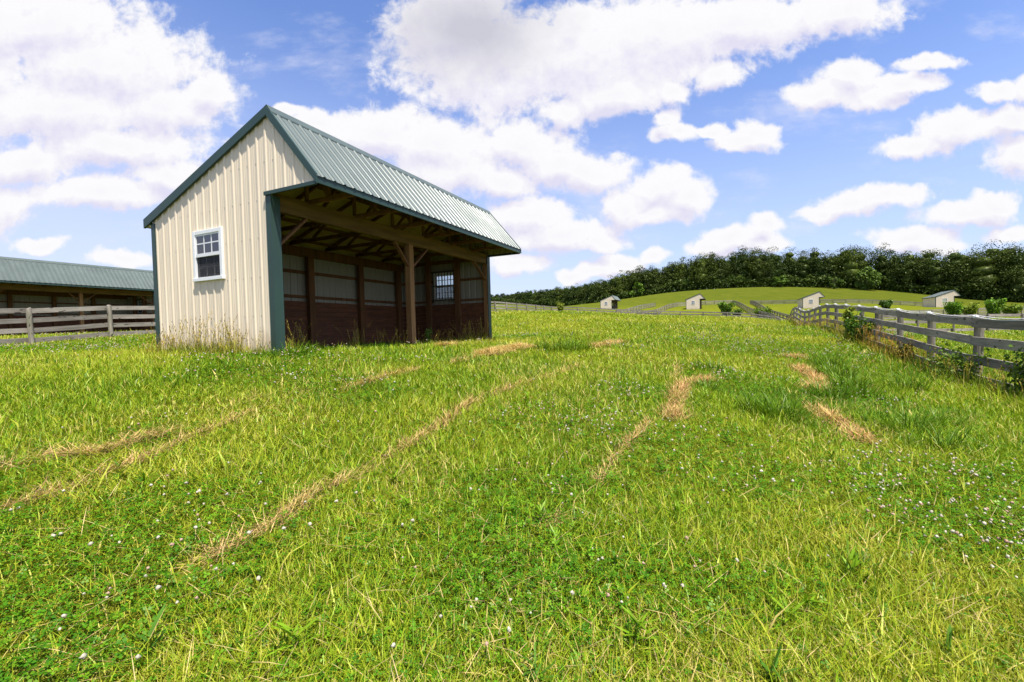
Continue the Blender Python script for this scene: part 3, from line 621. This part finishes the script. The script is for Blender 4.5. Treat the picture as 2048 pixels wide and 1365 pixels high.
# dry clippings left in rows by the mower
A = Acc()
for pl, w, dens in SWATHS:
    for (x0, y0), (x1, y1) in zip(pl[:-1], pl[1:]):
        Lg = math.hypot(x1-x0, y1-y0); n = int(Lg*w*14000*dens/(1+.10*y0)); t = rng.random(n); t = t[rng.random(n) < .35+.9*sstep(.3, .6, vnoise(t*Lg*4+x0*3, t*0+y0*5, 8, 2))]; n = len(t); o = rng.normal(0, w*.5, n)*(.35+1.3*vnoise(t*Lg*3.5+x0*7, t*0+y0*3, 5, 2))+w*.9*(vnoise(t*Lg*1.6+x0*5, t*0+3, 15, 2)-.5)
        ax, ay = (x1-x0)/Lg, (y1-y0)/Lg; X = x0+ax*Lg*t-ay*o; Y = y0+ay*Lg*t+ax*o; th = math.atan2(ay, ax)+rng.normal(0, .75, n)+np.pi*(rng.random(n) < .5)
        lift = np.clip(1-np.abs(o)/(w*1.2), 0, 1)*.035*min(1, dens)+.012
        k = rng.random((n, 1)); c = (np.array([.60, .29, .15]) if x0 > 3.6 else np.array([.66, .36, .19]) if x0 > 1.8 else np.array([.68, .43, .20]))*(1-k)+np.array([.62, .46, .15])*k; c = np.where(rng.random((n, 1)) < .16, np.array([.22, .26, .03]), c); c = np.where(rng.random((n, 1)) < .14, np.array([.30, .15, .07]), c)*rng.uniform(.6, 1.2, (n, 1))
        th2 = rng.uniform(.9, 1.5, n); A.add(*blade_arrays(np.stack([X, Y, H(X, Y)+lift*rng.random(n)], -1), rng.uniform(.05, .19, n)*(1+.03*y0), rng.uniform(.0018, .0034, n)*(1+.17*y0), th, th2, rng.uniform(-.05, .1, n), c, 3))
n = 6000; X, Y = sample(n, 1.2, 30.); k = rng.random((n, 1)); ok = ~footprint(X, Y)
X, Y, k = X[ok], Y[ok], k[ok]; n = len(X)
A.add(*blade_arrays(np.stack([X, Y, H(X, Y)+rng.uniform(.01, .07, n)], -1), rng.uniform(.06, .22, n), rng.uniform(.0018, .0032, n)*(1+.2*Y), rng.uniform(0, 6.28, n), rng.uniform(.9, 1.5, n), rng.uniform(-.05, .2, n), np.array([.50, .38, .16])*(.6+.6*k), 3))
tag(A.obj('dry_clippings', M['straw']), 'tan dry grass clippings lying in mower rows on the meadow', 'hay', kind='stuff')
# tall seeding grass at the shed and the fence
def seed_stems(A, X, Y, hgt, gold, headlen=.13):
    n = len(X); az = rng.uniform(0, 6.28, n); ti = np.abs(rng.normal(.12, .16, n)); cu = rng.uniform(.02, .28, n); P = np.stack([X, Y, H(X, Y)-.01], -1)
    c = (np.array([.20, .25, .05])*(1-gold)+np.array([.48, .29, .06])*gold)*rng.uniform(.75, 1.15, (n, 1)); sc_ = 1+.06*np.mean(Y)
    A.add(*blade_arrays(P, hgt, np.full(n, .0042*sc_), az, ti, cu, c, 5))
    for q in range(9):                                   # spikelets along the upper stem
        t = 1-.02-headlen/hgt*q/5*rng.uniform(.7, 1.2, n); hd = hgt*(np.sin(ti)*t+cu*t*t); z = hgt*(np.cos(ti)*t-.55*cu*t*t)
        B = P+np.stack([np.cos(az)*hd, np.sin(az)*hd, z], -1)
        A.add(*blade_arrays(B, rng.uniform(.018, .05, n), np.full(n, .0075*sc_), rng.uniform(0, 6.28, n), rng.uniform(.2, .9, n), np.full(n, .1), c*np.array([1.25, 1.05, 1.1]), 3))
    m = n*4; j = rng.integers(0, n, m); c2 = (PAL[1]*(1-gold)+np.array([.46, .29, .05])*gold)*rng.uniform(.7, 1.2, (m, 1))
    A.add(*blade_arrays(P[j]+rng.normal(0, .03, (m, 3))*np.array([1, 1, 0]), rng.uniform(.25, .65, m)*hgt[j], rng.uniform(.004, .007, m)*sc_, rng.uniform(0, 6.28, m), np.abs(rng.normal(.15, .2, m)), rng.uniform(.1, .6, m), c2, 4))
A = Acc()
def along(u0, u1, v0, v1, n):
    u = rng.uniform(u0, u1, n); v = rng.uniform(v0, v1, n); return -4.19+Us[0]*u+Vs[0]*v, 8.106+Us[1]*u+Vs[1]*v
X, Y = along(-.5, -.06, .1, 3.4, 225); hh = rng.uniform(.3, .88, 225)*(.55+.5*np.exp(-((((X+4.19)*Vs[0]+(Y-8.106)*Vs[1])-1.7)/1.1)**2)); seed_stems(A, X, Y, hh, .4)
for u0, u1, n, h0, h1 in ((.2, .9, 26, .3, .85), (1.8, 2.3, 12, .3, .85), (2.6, 3.6, 22, .25, .55), (4.2, 6.2, 34, .25, .55), (6.4, 8.1, 40, .35, .85)):
    X, Y = along(u0, u1, -.1, .3, n); seed_stems(A, X, Y, rng.uniform(h0, h1, n), .45)
tag(A.obj('tall_grass', M['blade']), 'tall seeding grass growing against the foot of the near shed', 'grass', kind='stuff')
A = Acc()
for y0, y1, n, go, h1 in ((5.5, 9.5, 120, .45, .7), (9.5, 12.5, 110, .6, .7), (12.5, 13.6, 50, 1., .8), (13.6, 15, 60, .95, .95), (15, 17, 80, .7, .95), (17, 22, 140, .45, .9), (22, 34, 200, .6, .8), (34, 58, 140, .5, .8)):
    Y = rng.uniform(y0, y1, n); X = .501*Y+4.71+rng.uniform(-.75, .35, n); seed_stems(A, X, Y, rng.uniform(.35, h1, n), go)
tag(A.obj('fence_weeds', M['blade']), 'rusty golden tall grass growing along the foot of the near fence', 'grass', kind='stuff')

def leaves(A, C, size, col, outdir=None, up=.35, elong=1.6):
    n = len(C); d = rng.normal(0, 1, (n, 3)); 
    if outdir is not None: d = d*.75+outdir
    d[:, 2] += up; d /= np.linalg.norm(d, axis=1, keepdims=True); r = rng.normal(0, 1, (n, 3)); t = np.cross(d, r); t /= np.linalg.norm(t, axis=1, keepdims=True)+1e-9; b = np.cross(d, t)
    s = size[:, None]; VV = np.stack([C-t*s*elong/2, C+b*s/2+d*s*.08, C+t*s*elong/2, C-b*s/2+d*s*.08], 1).astype(np.float32)
    A.add(VV.reshape(-1, 3), np.arange(n*4).reshape(-1, 4), np.repeat(col, 4, 0))
def shrub(name, label, x, y, h, r, n, ls, col, cat='shrub', group=None, stems=6, twigs=.25):
    z = float(H(x, y)); root = empty(name, (x, y, z)); tag(root, label, cat, group)
    st = MB(); tips = []
    for k in range(stems):
        a = random.uniform(0, 6.28); rr = r*random.uniform(.2, .8); hh = h*random.uniform(.6, 1.)
        p = [(0, 0, -.05), (rr*.35*math.cos(a), rr*.35*math.sin(a), hh*.45), (rr*math.cos(a), rr*math.sin(a), hh)]
        st.tube([(random.uniform(-.06, .06)*r, 0, -.05), p[1], p[2]], [.012*h, .009*h, .003*h], 5); tips.append(p)
    st.build('stem', M['bark'], root)
    A = Acc(); k = rng.integers(0, stems, n); t = rng.random(n)**.6; P = np.array(tips)[k]; c = np.where((t < .5)[:, None], P[:, 0]+(P[:, 1]-P[:, 0])*(t*2)[:, None], P[:, 1]+(P[:, 2]-P[:, 1])*(t*2-1)[:, None])
    sp = rng.normal(0, 1, (n, 3)); sp /= np.linalg.norm(sp, axis=1, keepdims=True); c = c+sp*(r*.42*rng.random((n, 1))**.5)*np.array([1, 1, .8]); c[:, 2] = np.abs(c[:, 2])
    cc = np.array(col)*rng.uniform(.65, 1.25, (n, 1))*(1+np.array([.35, .1, 0])*rng.random((n, 1)))
    leaves(A, c+np.array([x, y, z]), rng.uniform(.6, 1.25, n)*ls, cc, sp*.5); A.obj('foliage', M['leaf'], root, (x, y, z)).location = (0, 0, 0)
    return root
shrub('vine_bush', 'leafy vine bush climbing over the nearest fence in front of its posts', 12.5, 16.3, 1.1, .75, 800, .075, (.06, .14, .018), 'bush')
shrub('weed_plant', 'tall light green sapling standing above the fence top beside the vine bush', 12.55, 17.0, 1.95, .3, 170, .13, (.20, .27, .03), 'plant', stems=2)
shrub('weed_bush', 'weedy bush before the last whole post of the nearest fence, towards the picture edge', 8.7, 8.75, .8, .6, 750, .045, (.08, .15, .018), 'bush')
shrub('weed_bush', 'weedy bush growing against the nearest fence where it leaves the picture', 8.0, 7.15, .85, .55, 750, .045, (.08, .15, .02), 'bush')
shrub('weed_bush', 'low yellowish weed bush at the fence foot, between the vine bush and the weedy bushes', 10.35, 12.0, .5, .4, 360, .05, (.17, .16, .025), 'bush')
wx, wy = loc2(4.5, -.05); shrub('weed_plant', 'leafy green weed beside the centre post of the near shed', wx, wy, .5, .16, 260, .035, (.07, .15, .02), 'plant', stems=4)
shrub('roadside_weed', 'pale yellow-green weed at the far end of the fence behind the near shed', 7.1, 66.5, 1.9, .7, 500, .2, (.17, .22, .03), 'plant', stems=4)
shrub('round_shrub', 'bright leafy shrub in front of the small shed in its paddock', 45.4, 96, 2.6, 1.9, 1600, .3, (.10, .20, .02))
shrub('round_shrub', 'leafy shrub straggling along the far fence by the cross fence corner', 47.5, 86, 1.9, 1.7, 1200, .28, (.11, .19, .025))
shrub('round_shrub', 'smaller shrub against the far fence left of the third shed', 44.5, 90, 1.6, 1.3, 800, .28, (.08, .15, .02))
shrub('round_shrub', 'large bright shrub covering the right part of the shed with the long roof slope', 71.5, 73.5, 2.7, 1.6, 1700, .26, (.09, .20, .018))
shrub('round_shrub', 'bright shrub between the half hidden shed and the right edge of the picture', 80.5, 76, 2.9, 1.7, 1700, .26, (.10, .21, .02))
shrub('round_shrub', 'yellow-green shrub between the two brighter shrubs', 75.8, 75.2, 2.3, 1.5, 1200, .26, (.14, .21, .025))
shrub('round_shrub', 'trailing green shrub at the end of the row of bright shrubs', 84.5, 77, 2.2, 1.6, 1100, .26, (.12, .2, .022))
shrub('dark_shrub', 'small dark shrub on the hill foot left of the shed with the long roof slope', 89, 108, 2.0, 1.6, 900, .3, (.045, .10, .014))
# leafy broad weeds among the near grass
A = Acc()
for k in range(70):
    Y = float(sample(1, 1.3, 8.)[1][0]); X = random.uniform(-1, 1)*(1.05*Y+.6); n = random.randint(9, 18); h = random.uniform(.04, .13)
    if footprint(np.array([X]), np.array([Y]))[0]: continue
    a = rng.uniform(0, 6.28, n); c = (np.array([.17, .30, .012]) if k % 3 else np.array([.07, .17, .015]))*rng.uniform(.8, 1.15, (n, 1))
    A.add(*blade_arrays(np.stack([np.full(n, X), np.full(n, Y), float(H(X, Y))+h*rng.random(n)], -1), rng.uniform(.05, .12, n), rng.uniform(.008, .017, n), a, rng.uniform(.35, 1.2, n), rng.uniform(0, .4, n), c, 4))
tag(A.obj('broadleaf_weeds', M['leaf']), 'broad-leaved weeds and rosettes among the near grass', 'weeds', kind='stuff')

# ------------------------------------------------------------------ trees
def _ico():
    import bmesh
    bm = bmesh.new(); bmesh.ops.create_icosphere(bm, subdivisions=2, radius=1.); v = np.array([x.co[:] for x in bm.verts]); f = np.array([[q.index for q in x.verts] for x in bm.faces]); bm.free(); return v, f
ICO_V, ICO_F = _ico()
def hull(A, C, R, col):
    """lumpy leaf masses, as quads with a repeated corner so they share the leaf mesh"""
    n = len(C); d = ICO_V[None]*R[:, None, None]*rng.uniform(.78, 1.12, (n, len(ICO_V)))[..., None]*np.array([1, 1, .78]); VV = C[:, None]+d
    A.add(VV.reshape(-1, 3).astype(np.float32), (np.arange(n)[:, None, None]*len(ICO_V)+ICO_F[None]).reshape(-1, 3), np.repeat(col, len(ICO_V), 0)*rng.uniform(.85, 1.12, (n*len(ICO_V), 1)))
def crown(A, x, y, z, h, r, n, ls, col, low=.08):
    K = max(10, int(n/62)); u = rng.normal(0, 1, (K, 3)); u /= np.linalg.norm(u, axis=1, keepdims=True); rad = rng.uniform(.5, .97, K)
    HU = A.hull if hasattr(A, 'hull') else None; zz = low*h+(1-low)*h*(.47+.5*u[:, 2]*rad); prof = np.sqrt(np.clip(1-((zz/h-.48)/.60)**2, .16, 1))
    Bc = np.stack([u[:, 0]*rad*r*prof, u[:, 1]*rad*r*prof, zz], -1); br = r*rng.uniform(.2, .38, K)
    k = rng.integers(0, K, n); s = rng.normal(0, 1, (n, 3)); s[:, 2] += .35; s /= np.linalg.norm(s, axis=1, keepdims=True)
    c = Bc[k]+s*(br[k]*np.clip(rng.normal(.88, .14, n), .5, 1.2))[:, None]*np.array([1, 1, .78]); c[:, 2] = np.clip(c[:, 2], .2, None)
    kc = rng.uniform(.78, 1.22, (K, 1)); Bz = Bc.copy(); Bz[:, 2] = np.clip(Bz[:, 2], .3, None)
    if HU is not None: hull(HU, np.array([[x, y, z+h*(low+.16+.17*q)] for q in range(4)]), r*np.array([.46, .5, .44, .3]), np.repeat(np.array([col]), 4, 0))
    cc = np.array(col)*kc[k]*rng.uniform(.88, 1.12, (n, 1))
    leaves(A, c+np.array([x, y, z]), rng.uniform(.5, 1.3, n)*ls, cc, s*1.5, .4, 1.3)
EDGE = np.array([(-75, 640, 12), (-21, 600, 13), (10, 500, 15), (35.9, 420, 17), (60.5, 310, 20), (88.5, 290, 22), (120, 275, 22), (138, 272, 24), (156.5, 270, 26), (179, 260, 23), (200, 250, 24), (213.5, 235, 23.5), (219, 215, 27), (225, 200, 26), (250, 168, 26), (285, 130, 26)])
A = Acc(); A.hull = Acc(); TR = MB(); seg = np.hypot(*np.diff(EDGE[:, :2], axis=0).T); cum = np.r_[0, np.cumsum(seg)]
for row in range(4):
    s = random.uniform(0, 4)
    while s < cum[-1]:
        i = min(np.searchsorted(cum, s, 'right')-1, len(seg)-1); f = (s-cum[i])/seg[i]; e = EDGE[i]*(1-f)+EDGE[i+1]*f
        d = (EDGE[i+1]-EDGE[i])[:2]/seg[i]; nn = np.array([-d[1], d[0]]); nn = nn if nn@e[:2] > 0 else -nn
        p = e[:2]+nn*(row*6.+random.uniform(0, 4)+2.5); z = float(H(*p)); h = e[2]*random.uniform(.68, 1.10)*(.8 if row == 0 and random.random() < .5 else 1)
        t = random.random(); base = np.array([.024, .044, .008])*(1-t)+np.array([.046, .064, .010])*t
        if row == 0 and random.random() < .45:
            h *= random.uniform(.38, .6); base = base*random.uniform(1.1, 1.9)+np.array([.006, .012, 0])
        if random.random() < .10: base = np.array([.064, .088, .012])
        crown(A, p[0], p[1], z, h, h*random.uniform(.30, .42), 4600 if row < 2 else 2200, .46, base, .0 if row < 2 else .12)
        if row < 2: TR.tube([(p[0], p[1], z-.3), (p[0]+.2, p[1], z+h*.45), (p[0], p[1], z+h*.8)], [.35, .25, .08], 5)
        s += random.uniform(4.6, 8.)
# undergrowth at the wood's edge
n = 60000; q = rng.random(n)*cum[-1]; i = np.clip(np.searchsorted(cum, q, 'right')-1, 0, len(seg)-1); f = ((q-cum[i])/seg[i])[:, None]; e = EDGE[i]*(1-f)+EDGE[i+1]*f
hh = (2+7*vnoise(q*.11, q*0, 61, 2))*rng.random(n); e[:, :2] += rng.normal(0, 1.2, (n, 2)); leaves(A, np.stack([e[:, 0], e[:, 1], H(e[:, 0], e[:, 1])+hh], -1), rng.uniform(.6, 1.1, n), np.array([.042, .066, .011])*rng.uniform(.8, 1.2, (n, 1)))
me_l = np_mesh('woods', np.concatenate(A.V), np.concatenate(A.F), np.concatenate(A.T)); wd = link('woods', me_l, M['treeleaf'])
tag(wd, 'dark deciduous wood along the top of the hill', 'woods', kind='stuff')
hm = A.hull; ho = link('leaf_masses', np_mesh('leaf_masses', np.concatenate(hm.V), np.concatenate(hm.F), np.concatenate(hm.T), smooth=True), M['treeleaf'], wd); tag(ho, kind='stuff')
tr = TR.build('trunks', M['bark'], wd); tag(tr, kind='stuff')
def tree(name, label, x, y, h, r, n, ls, col):
    z = float(H(x, y)); root = empty(name, (x, y, z)); tag(root, label, 'tree', 'separate trees at the edge of the wood')
    t = MB().tube([(0, 0, -.2), (.1, 0, h*.3), (0, .1, h*.75)], [h*.022, h*.017, h*.006], 7)
    for k in range(5): a = k*1.26; t.tube([(0, 0, h*(.25+.08*k)), (r*.6*math.cos(a), r*.6*math.sin(a), h*(.4+.09*k))], [h*.01, h*.003], 5)
    t.build('trunk', M['bark'], root); A = Acc(); crown(A, x, y, z, h, r, n, ls, col, .05); o = A.obj('crown', M['treeleaf'], root, (x, y, z)); o.location = (0, 0, 0)
tree('round_tree', 'light green round-headed tree standing out before the dark wood', 190, 243, 12.5, 6.2, 2200, .8, (.075, .125, .018))
tree('round_tree', 'smaller mid green tree just left of the light round-headed tree', 177, 249, 8.5, 3.8, 1200, .75, (.06, .10, .016))
tree('round_tree', 'bright green tree at the wood edge above the farthest small shed', 79, 285, 9.5, 4.4, 1300, .8, (.09, .16, .016))
tree('round_tree', 'low bright green tree at the wood edge above the hilltop', 155, 262, 6.5, 4.2, 1000, .8, (.075, .13, .016))

# ------------------------------------------------------------------ sky, sun, camera
w = bpy.data.worlds.new('World'); sc.world = w; w.use_nodes = True; nt = w.node_tree; nt.nodes.clear(); b = NB(nt)
out = nt.nodes.new('ShaderNodeOutputWorld'); bg = nt.nodes.new('ShaderNodeBackground'); b.l(bg.outputs[0], out.inputs[0])
SUN = Vector((.254, -.365, 1.)).normalized(); el = math.asin(SUN.z)
sky = b.n('ShaderNodeTexSky', sky_type='NISHITA'); sky.sun_disc = False; sky.sun_elevation = el; sky.sun_rotation = math.atan2(SUN.x, SUN.y)
sky.altitude = 200; sky.air_density = 1.; sky.dust_density = .6; sky.ozone_density = 1.6
CL = [(-1.023,.676,.286,.099),(-.876,.597,.264,.099),(-.967,.504,.253,.077),(-.739,.508,.165,.066),(-.64,.543,.077,.044),(-.83,.425,.209,.049),(-1.038,.387,.132,.044),(-.889,.324,.187,.042),(-.745,.363,.099,.038),(-1.015,.202,.066,.022),(-.852,.182,.066,.02),(-1.181,.552,.154,.176),(-1.174,.294,.154,.066),
(-.116,.652,.165,.11),(.001,.574,.253,.121),(.185,.591,.286,.121),(.349,.629,.286,.093),(.533,.651,.198,.066),(.706,.662,.176,.049),(.238,.504,.121,.049),(.128,.469,.066,.033),(.346,.517,.055,.033),(.466,.541,.066,.038),(-.404,.457,.077,.033),(-.274,.442,.143,.06),(-.145,.407,.165,.066),(-.125,.352,.154,.06),(.029,.402,.132,.06),(.18,.344,.099,.044),(-.017,.317,.099,.038),(.104,.357,.099,.049),(-.479,.485,.038,.02),
(.047,.25,.099,.042),(.111,.205,.143,.044),(.017,.142,.082,.026),(.187,.181,.088,.027),(.332,.302,.088,.046),(.386,.274,.071,.044),(.265,.261,.071,.044),(.32,.243,.11,.027),(.241,.138,.066,.024),(.312,.154,.038,.02),(.142,.112,.046,.015),(.186,.121,.055,.02),(.493,.184,.093,.031),(.565,.22,.046,.026),(.449,.163,.066,.022),(.559,.171,.066,.022),(.366,.42,.066,.024),(.443,.423,.044,.018),(.334,.453,.031,.022),(.507,.395,.082,.029),(.546,.415,.049,.029),
(.683,.492,.088,.037),(.748,.523,.066,.042),(.791,.484,.099,.033),(.85,.51,.099,.026),(.91,.548,.09,.017),(.746,.259,.088,.031),(.833,.278,.093,.031),(.68,.239,.049,.024),(.888,.379,.099,.031),(.986,.414,.11,.04),(1.095,.433,.066,.029),(1.106,.352,.06,.055),(1.062,.487,.066,.024),(1.138,.491,.055,.033),(.997,.23,.121,.031),(1.062,.245,.066,.029),(.876,.179,.11,.029),(.931,.161,.066,.015),(1.084,.185,.066,.02),(.154,.645,.088,.066),(1.237,.327,.099,.066),(1.29,.551,.132,.066),(-1.319,.427,.165,.088)]
tc = b.n('ShaderNodeTexCoord'); sp = b.n('ShaderNodeSeparateXYZ'); b.l(tc.outputs['Generated'], sp.inputs[0])
fy = b.math('MAXIMUM', sp.outputs[1], .06); cb = b.n('ShaderNodeCombineXYZ'); b.l(b.math('DIVIDE', sp.outputs[0], fy), cb.inputs[0]); b.l(b.math('DIVIDE', sp.outputs[2], fy), cb.inputs[1])
def vm(op, a, c, s=None):
    x = b.n('ShaderNodeVectorMath', operation=op)
    for i, v in enumerate((a, c)):
        if v is None: continue
        if hasattr(v, 'node'): b.l(v, x.inputs[i])
        else: x.inputs[i].default_value = v
    if s is not None: x.inputs['Scale'].default_value = s
    return x.outputs['Value'] if op == 'LENGTH' else x.outputs[0]
P0 = cb.outputs[0]
def warpnoise(vec, sc_, det):
    x = b.n('ShaderNodeTexNoise'); x.inputs['Scale'].default_value = sc_; x.inputs['Detail'].default_value = det; x.inputs['Roughness'].default_value = .61; b.l(vec, x.inputs[0]); return x
def cloud_field(P, fine):
    wn = warpnoise(P, 7., 3); wv = vm('SUBTRACT', wn.outputs['Color'], (.5, .5, .5)); wv = vm('MULTIPLY', wv, (.10, .07, 0)); Q = vm('ADD', P, wv)
    L = None
    for (x, y, rx, ry) in CL:
        m = b.n('ShaderNodeVectorMath', operation='MULTIPLY_ADD'); b.l(Q, m.inputs[0]); m.inputs[1].default_value = (1/rx, 1/ry, 0); m.inputs[2].default_value = (-x/rx, -y/ry, 0)
        l = vm('LENGTH', m.outputs[0], None); 
        if L is None: L = l
        else:
            sm = b.n('ShaderNodeMath', operation='SMOOTH_MIN'); b.l(L, sm.inputs[0]); b.l(l, sm.inputs[1]); sm.inputs[2].default_value = .25; L = sm.outputs[0]
    f = b.math('SUBTRACT', 1., L)
    n = warpnoise(P, 15., 9 if fine else 4).outputs[0]
    f = b.math('MULTIPLY_ADD', b.math('SUBTRACT', n, .5), 1.25, f)
    if fine: f = b.math('MULTIPLY_ADD', b.math('SUBTRACT', warpnoise(vm('ADD', P, wv), 46., 6).outputs[0], .5), .55, f)
    return f
f0 = cloud_field(P0, True); f1 = cloud_field(vm('ADD', P0, (.012, .035, 0)), False)
mr = b.n('ShaderNodeMapRange', interpolation_type='SMOOTHSTEP'); mr.inputs[1].default_value = -.17; mr.inputs[2].default_value = .30; b.l(f0, mr.inputs[0])
front = b.n('ShaderNodeMapRange', interpolation_type='SMOOTHSTEP'); front.inputs[1].default_value = .08; front.inputs[2].default_value = .3; b.l(sp.outputs[1], front.inputs[0])
# elsewhere in the sky: ordinary scattered cloud
gn = warpnoise(tc.outputs['Generated'], 3.2, 8).outputs[0]; gm = b.n('ShaderNodeMapRange', interpolation_type='SMOOTHSTEP'); gm.inputs[1].default_value = .5; gm.inputs[2].default_value = .66; b.l(gn, gm.inputs[0])
al = b.n('ShaderNodeMix', data_type='FLOAT'); b.l(front.outputs[0], al.inputs[0]); b.l(gm.outputs[0], al.inputs[2]); b.l(mr.outputs[0], al.inputs[3])
up = b.n('ShaderNodeMapRange'); up.inputs[1].default_value = 0.; up.inputs[2].default_value = .05; b.l(sp.outputs[2], up.inputs[0])
alpha = b.math('MULTIPLY', al.outputs[0], up.outputs[0])
# thin veil, stronger to the left
veil = b.math('MULTIPLY', warpnoise(vm('MULTIPLY', P0, (1., 2.2, 1)), 2.3, 6).outputs[0], b.math('MULTIPLY_ADD', sp.outputs[0], -.55, .35), clamp=True); veil = b.math('MULTIPLY', veil, b.math('MULTIPLY_ADD', sp.outputs[2], -2.1, 1.15, clamp=True))
lit = b.math('MULTIPLY_ADD', b.math('SUBTRACT', f0, f1), 1.3, .78, clamp=True)
core = b.n('ShaderNodeMapRange'); core.inputs[1].default_value = .55; core.inputs[2].default_value = 1.15; b.l(f0, core.inputs[0])
CW = (4.9, 4.85, 4.95); CG = (3.85, 3.75, 4.55)
cc = b.mix(lit, CG, CW); gd = b.n('ShaderNodeVectorMath', operation='MULTIPLY_ADD'); b.l(P0, gd.inputs[0]); gd.inputs[1].default_value = (4.6, 8., 0); gd.inputs[2].default_value = (.075*4.6, -.655*8., 0)
gs = b.math('SUBTRACT', 1.15, b.math('MULTIPLY_ADD', warpnoise(P0, 9., 5).outputs[0], .8, b.math('SUBTRACT', vm('LENGTH', gd.outputs[0], None), .4)), clamp=True)
cc = b.mix(b.math('MULTIPLY', core.outputs[0], .15), cc, (3.6, 3.6, 4.3)); cc = b.mix(b.math('MULTIPLY', gs, .9), cc, (2.85, 2.85, 3.35))
skc = b.mix(1., sky.outputs[0], (.86, .93, 1.2), 'MULTIPLY')
hz = b.n('ShaderNodeMapRange', interpolation_type='SMOOTHSTEP'); hz.inputs[1].default_value = .52; hz.inputs[2].default_value = -.02; b.l(sp.outputs[2], hz.inputs[0])
skc = b.mix(b.math('MULTIPLY', hz.outputs[0], .72), skc, (3.35, 3.75, 4.85))
cir = b.n('ShaderNodeMapRange', interpolation_type='SMOOTHSTEP'); cir.inputs[1].default_value = .5; cir.inputs[2].default_value = .78; b.l(warpnoise(vm('ADD', vm('MULTIPLY', P0, (2.2, 5., 1)), (3.1, 1.7, 0)), 1.6, 9).outputs[0], cir.inputs[0])
skc = b.mix(b.math('MULTIPLY', cir.outputs[0], .65), skc, (4.3, 4.35, 4.95))
c1 = b.mix(b.math('MULTIPLY', veil, 1.15, clamp=True), skc, (4.1, 4.15, 5.0)); b.l(b.mix(alpha, c1, cc), bg.inputs[0]); bg.inputs[1].default_value = .09
w.cycles.sampling_method = 'MANUAL'; w.cycles.sample_map_resolution = 512
sl = bpy.data.lights.new('sun', 'SUN'); sl.energy = 4.; sl.angle = math.radians(.6); sl.color = (1., .95, .86)
so = bpy.data.objects.new('sun', sl); COL.objects.link(so); so.rotation_euler = SUN.to_track_quat('Z', 'Y').to_euler()
cam = bpy.data.cameras.new('camera'); cam.lens = 16.; cam.sensor_width = 36.; cam.clip_start = .05; cam.clip_end = 5000
co = bpy.data.objects.new('camera', cam); COL.objects.link(co); pch, rol = .0244, -.0268
fw = Vector((0, math.cos(pch), -math.sin(pch))); rt = Vector((1, 0, 0)); upv = rt.cross(fw); c_, s_ = math.cos(rol), math.sin(rol)
rt2 = rt*c_+upv*s_; up2 = upv*c_-rt*s_
co.matrix_world = Matrix(((rt2.x, up2.x, -fw.x, 0), (rt2.y, up2.y, -fw.y, 0), (rt2.z, up2.z, -fw.z, EYE), (0, 0, 0, 1)))
sc.camera = co
sc.view_settings.view_transform = 'Standard'; sc.view_settings.look = 'None'; sc.view_settings.exposure = 1.15; sc.view_settings.gamma = 1.; sc.view_settings.use_curve_mapping = False
sc.render.engine = 'CYCLES'; sc.cycles.max_bounces = 6; sc.cycles.diffuse_bounces = 3; sc.cycles.transparent_max_bounces = 8; sc.cycles.transmission_bounces = 4; sc.cycles.glossy_bounces = 3
sc.cycles.use_denoising = True
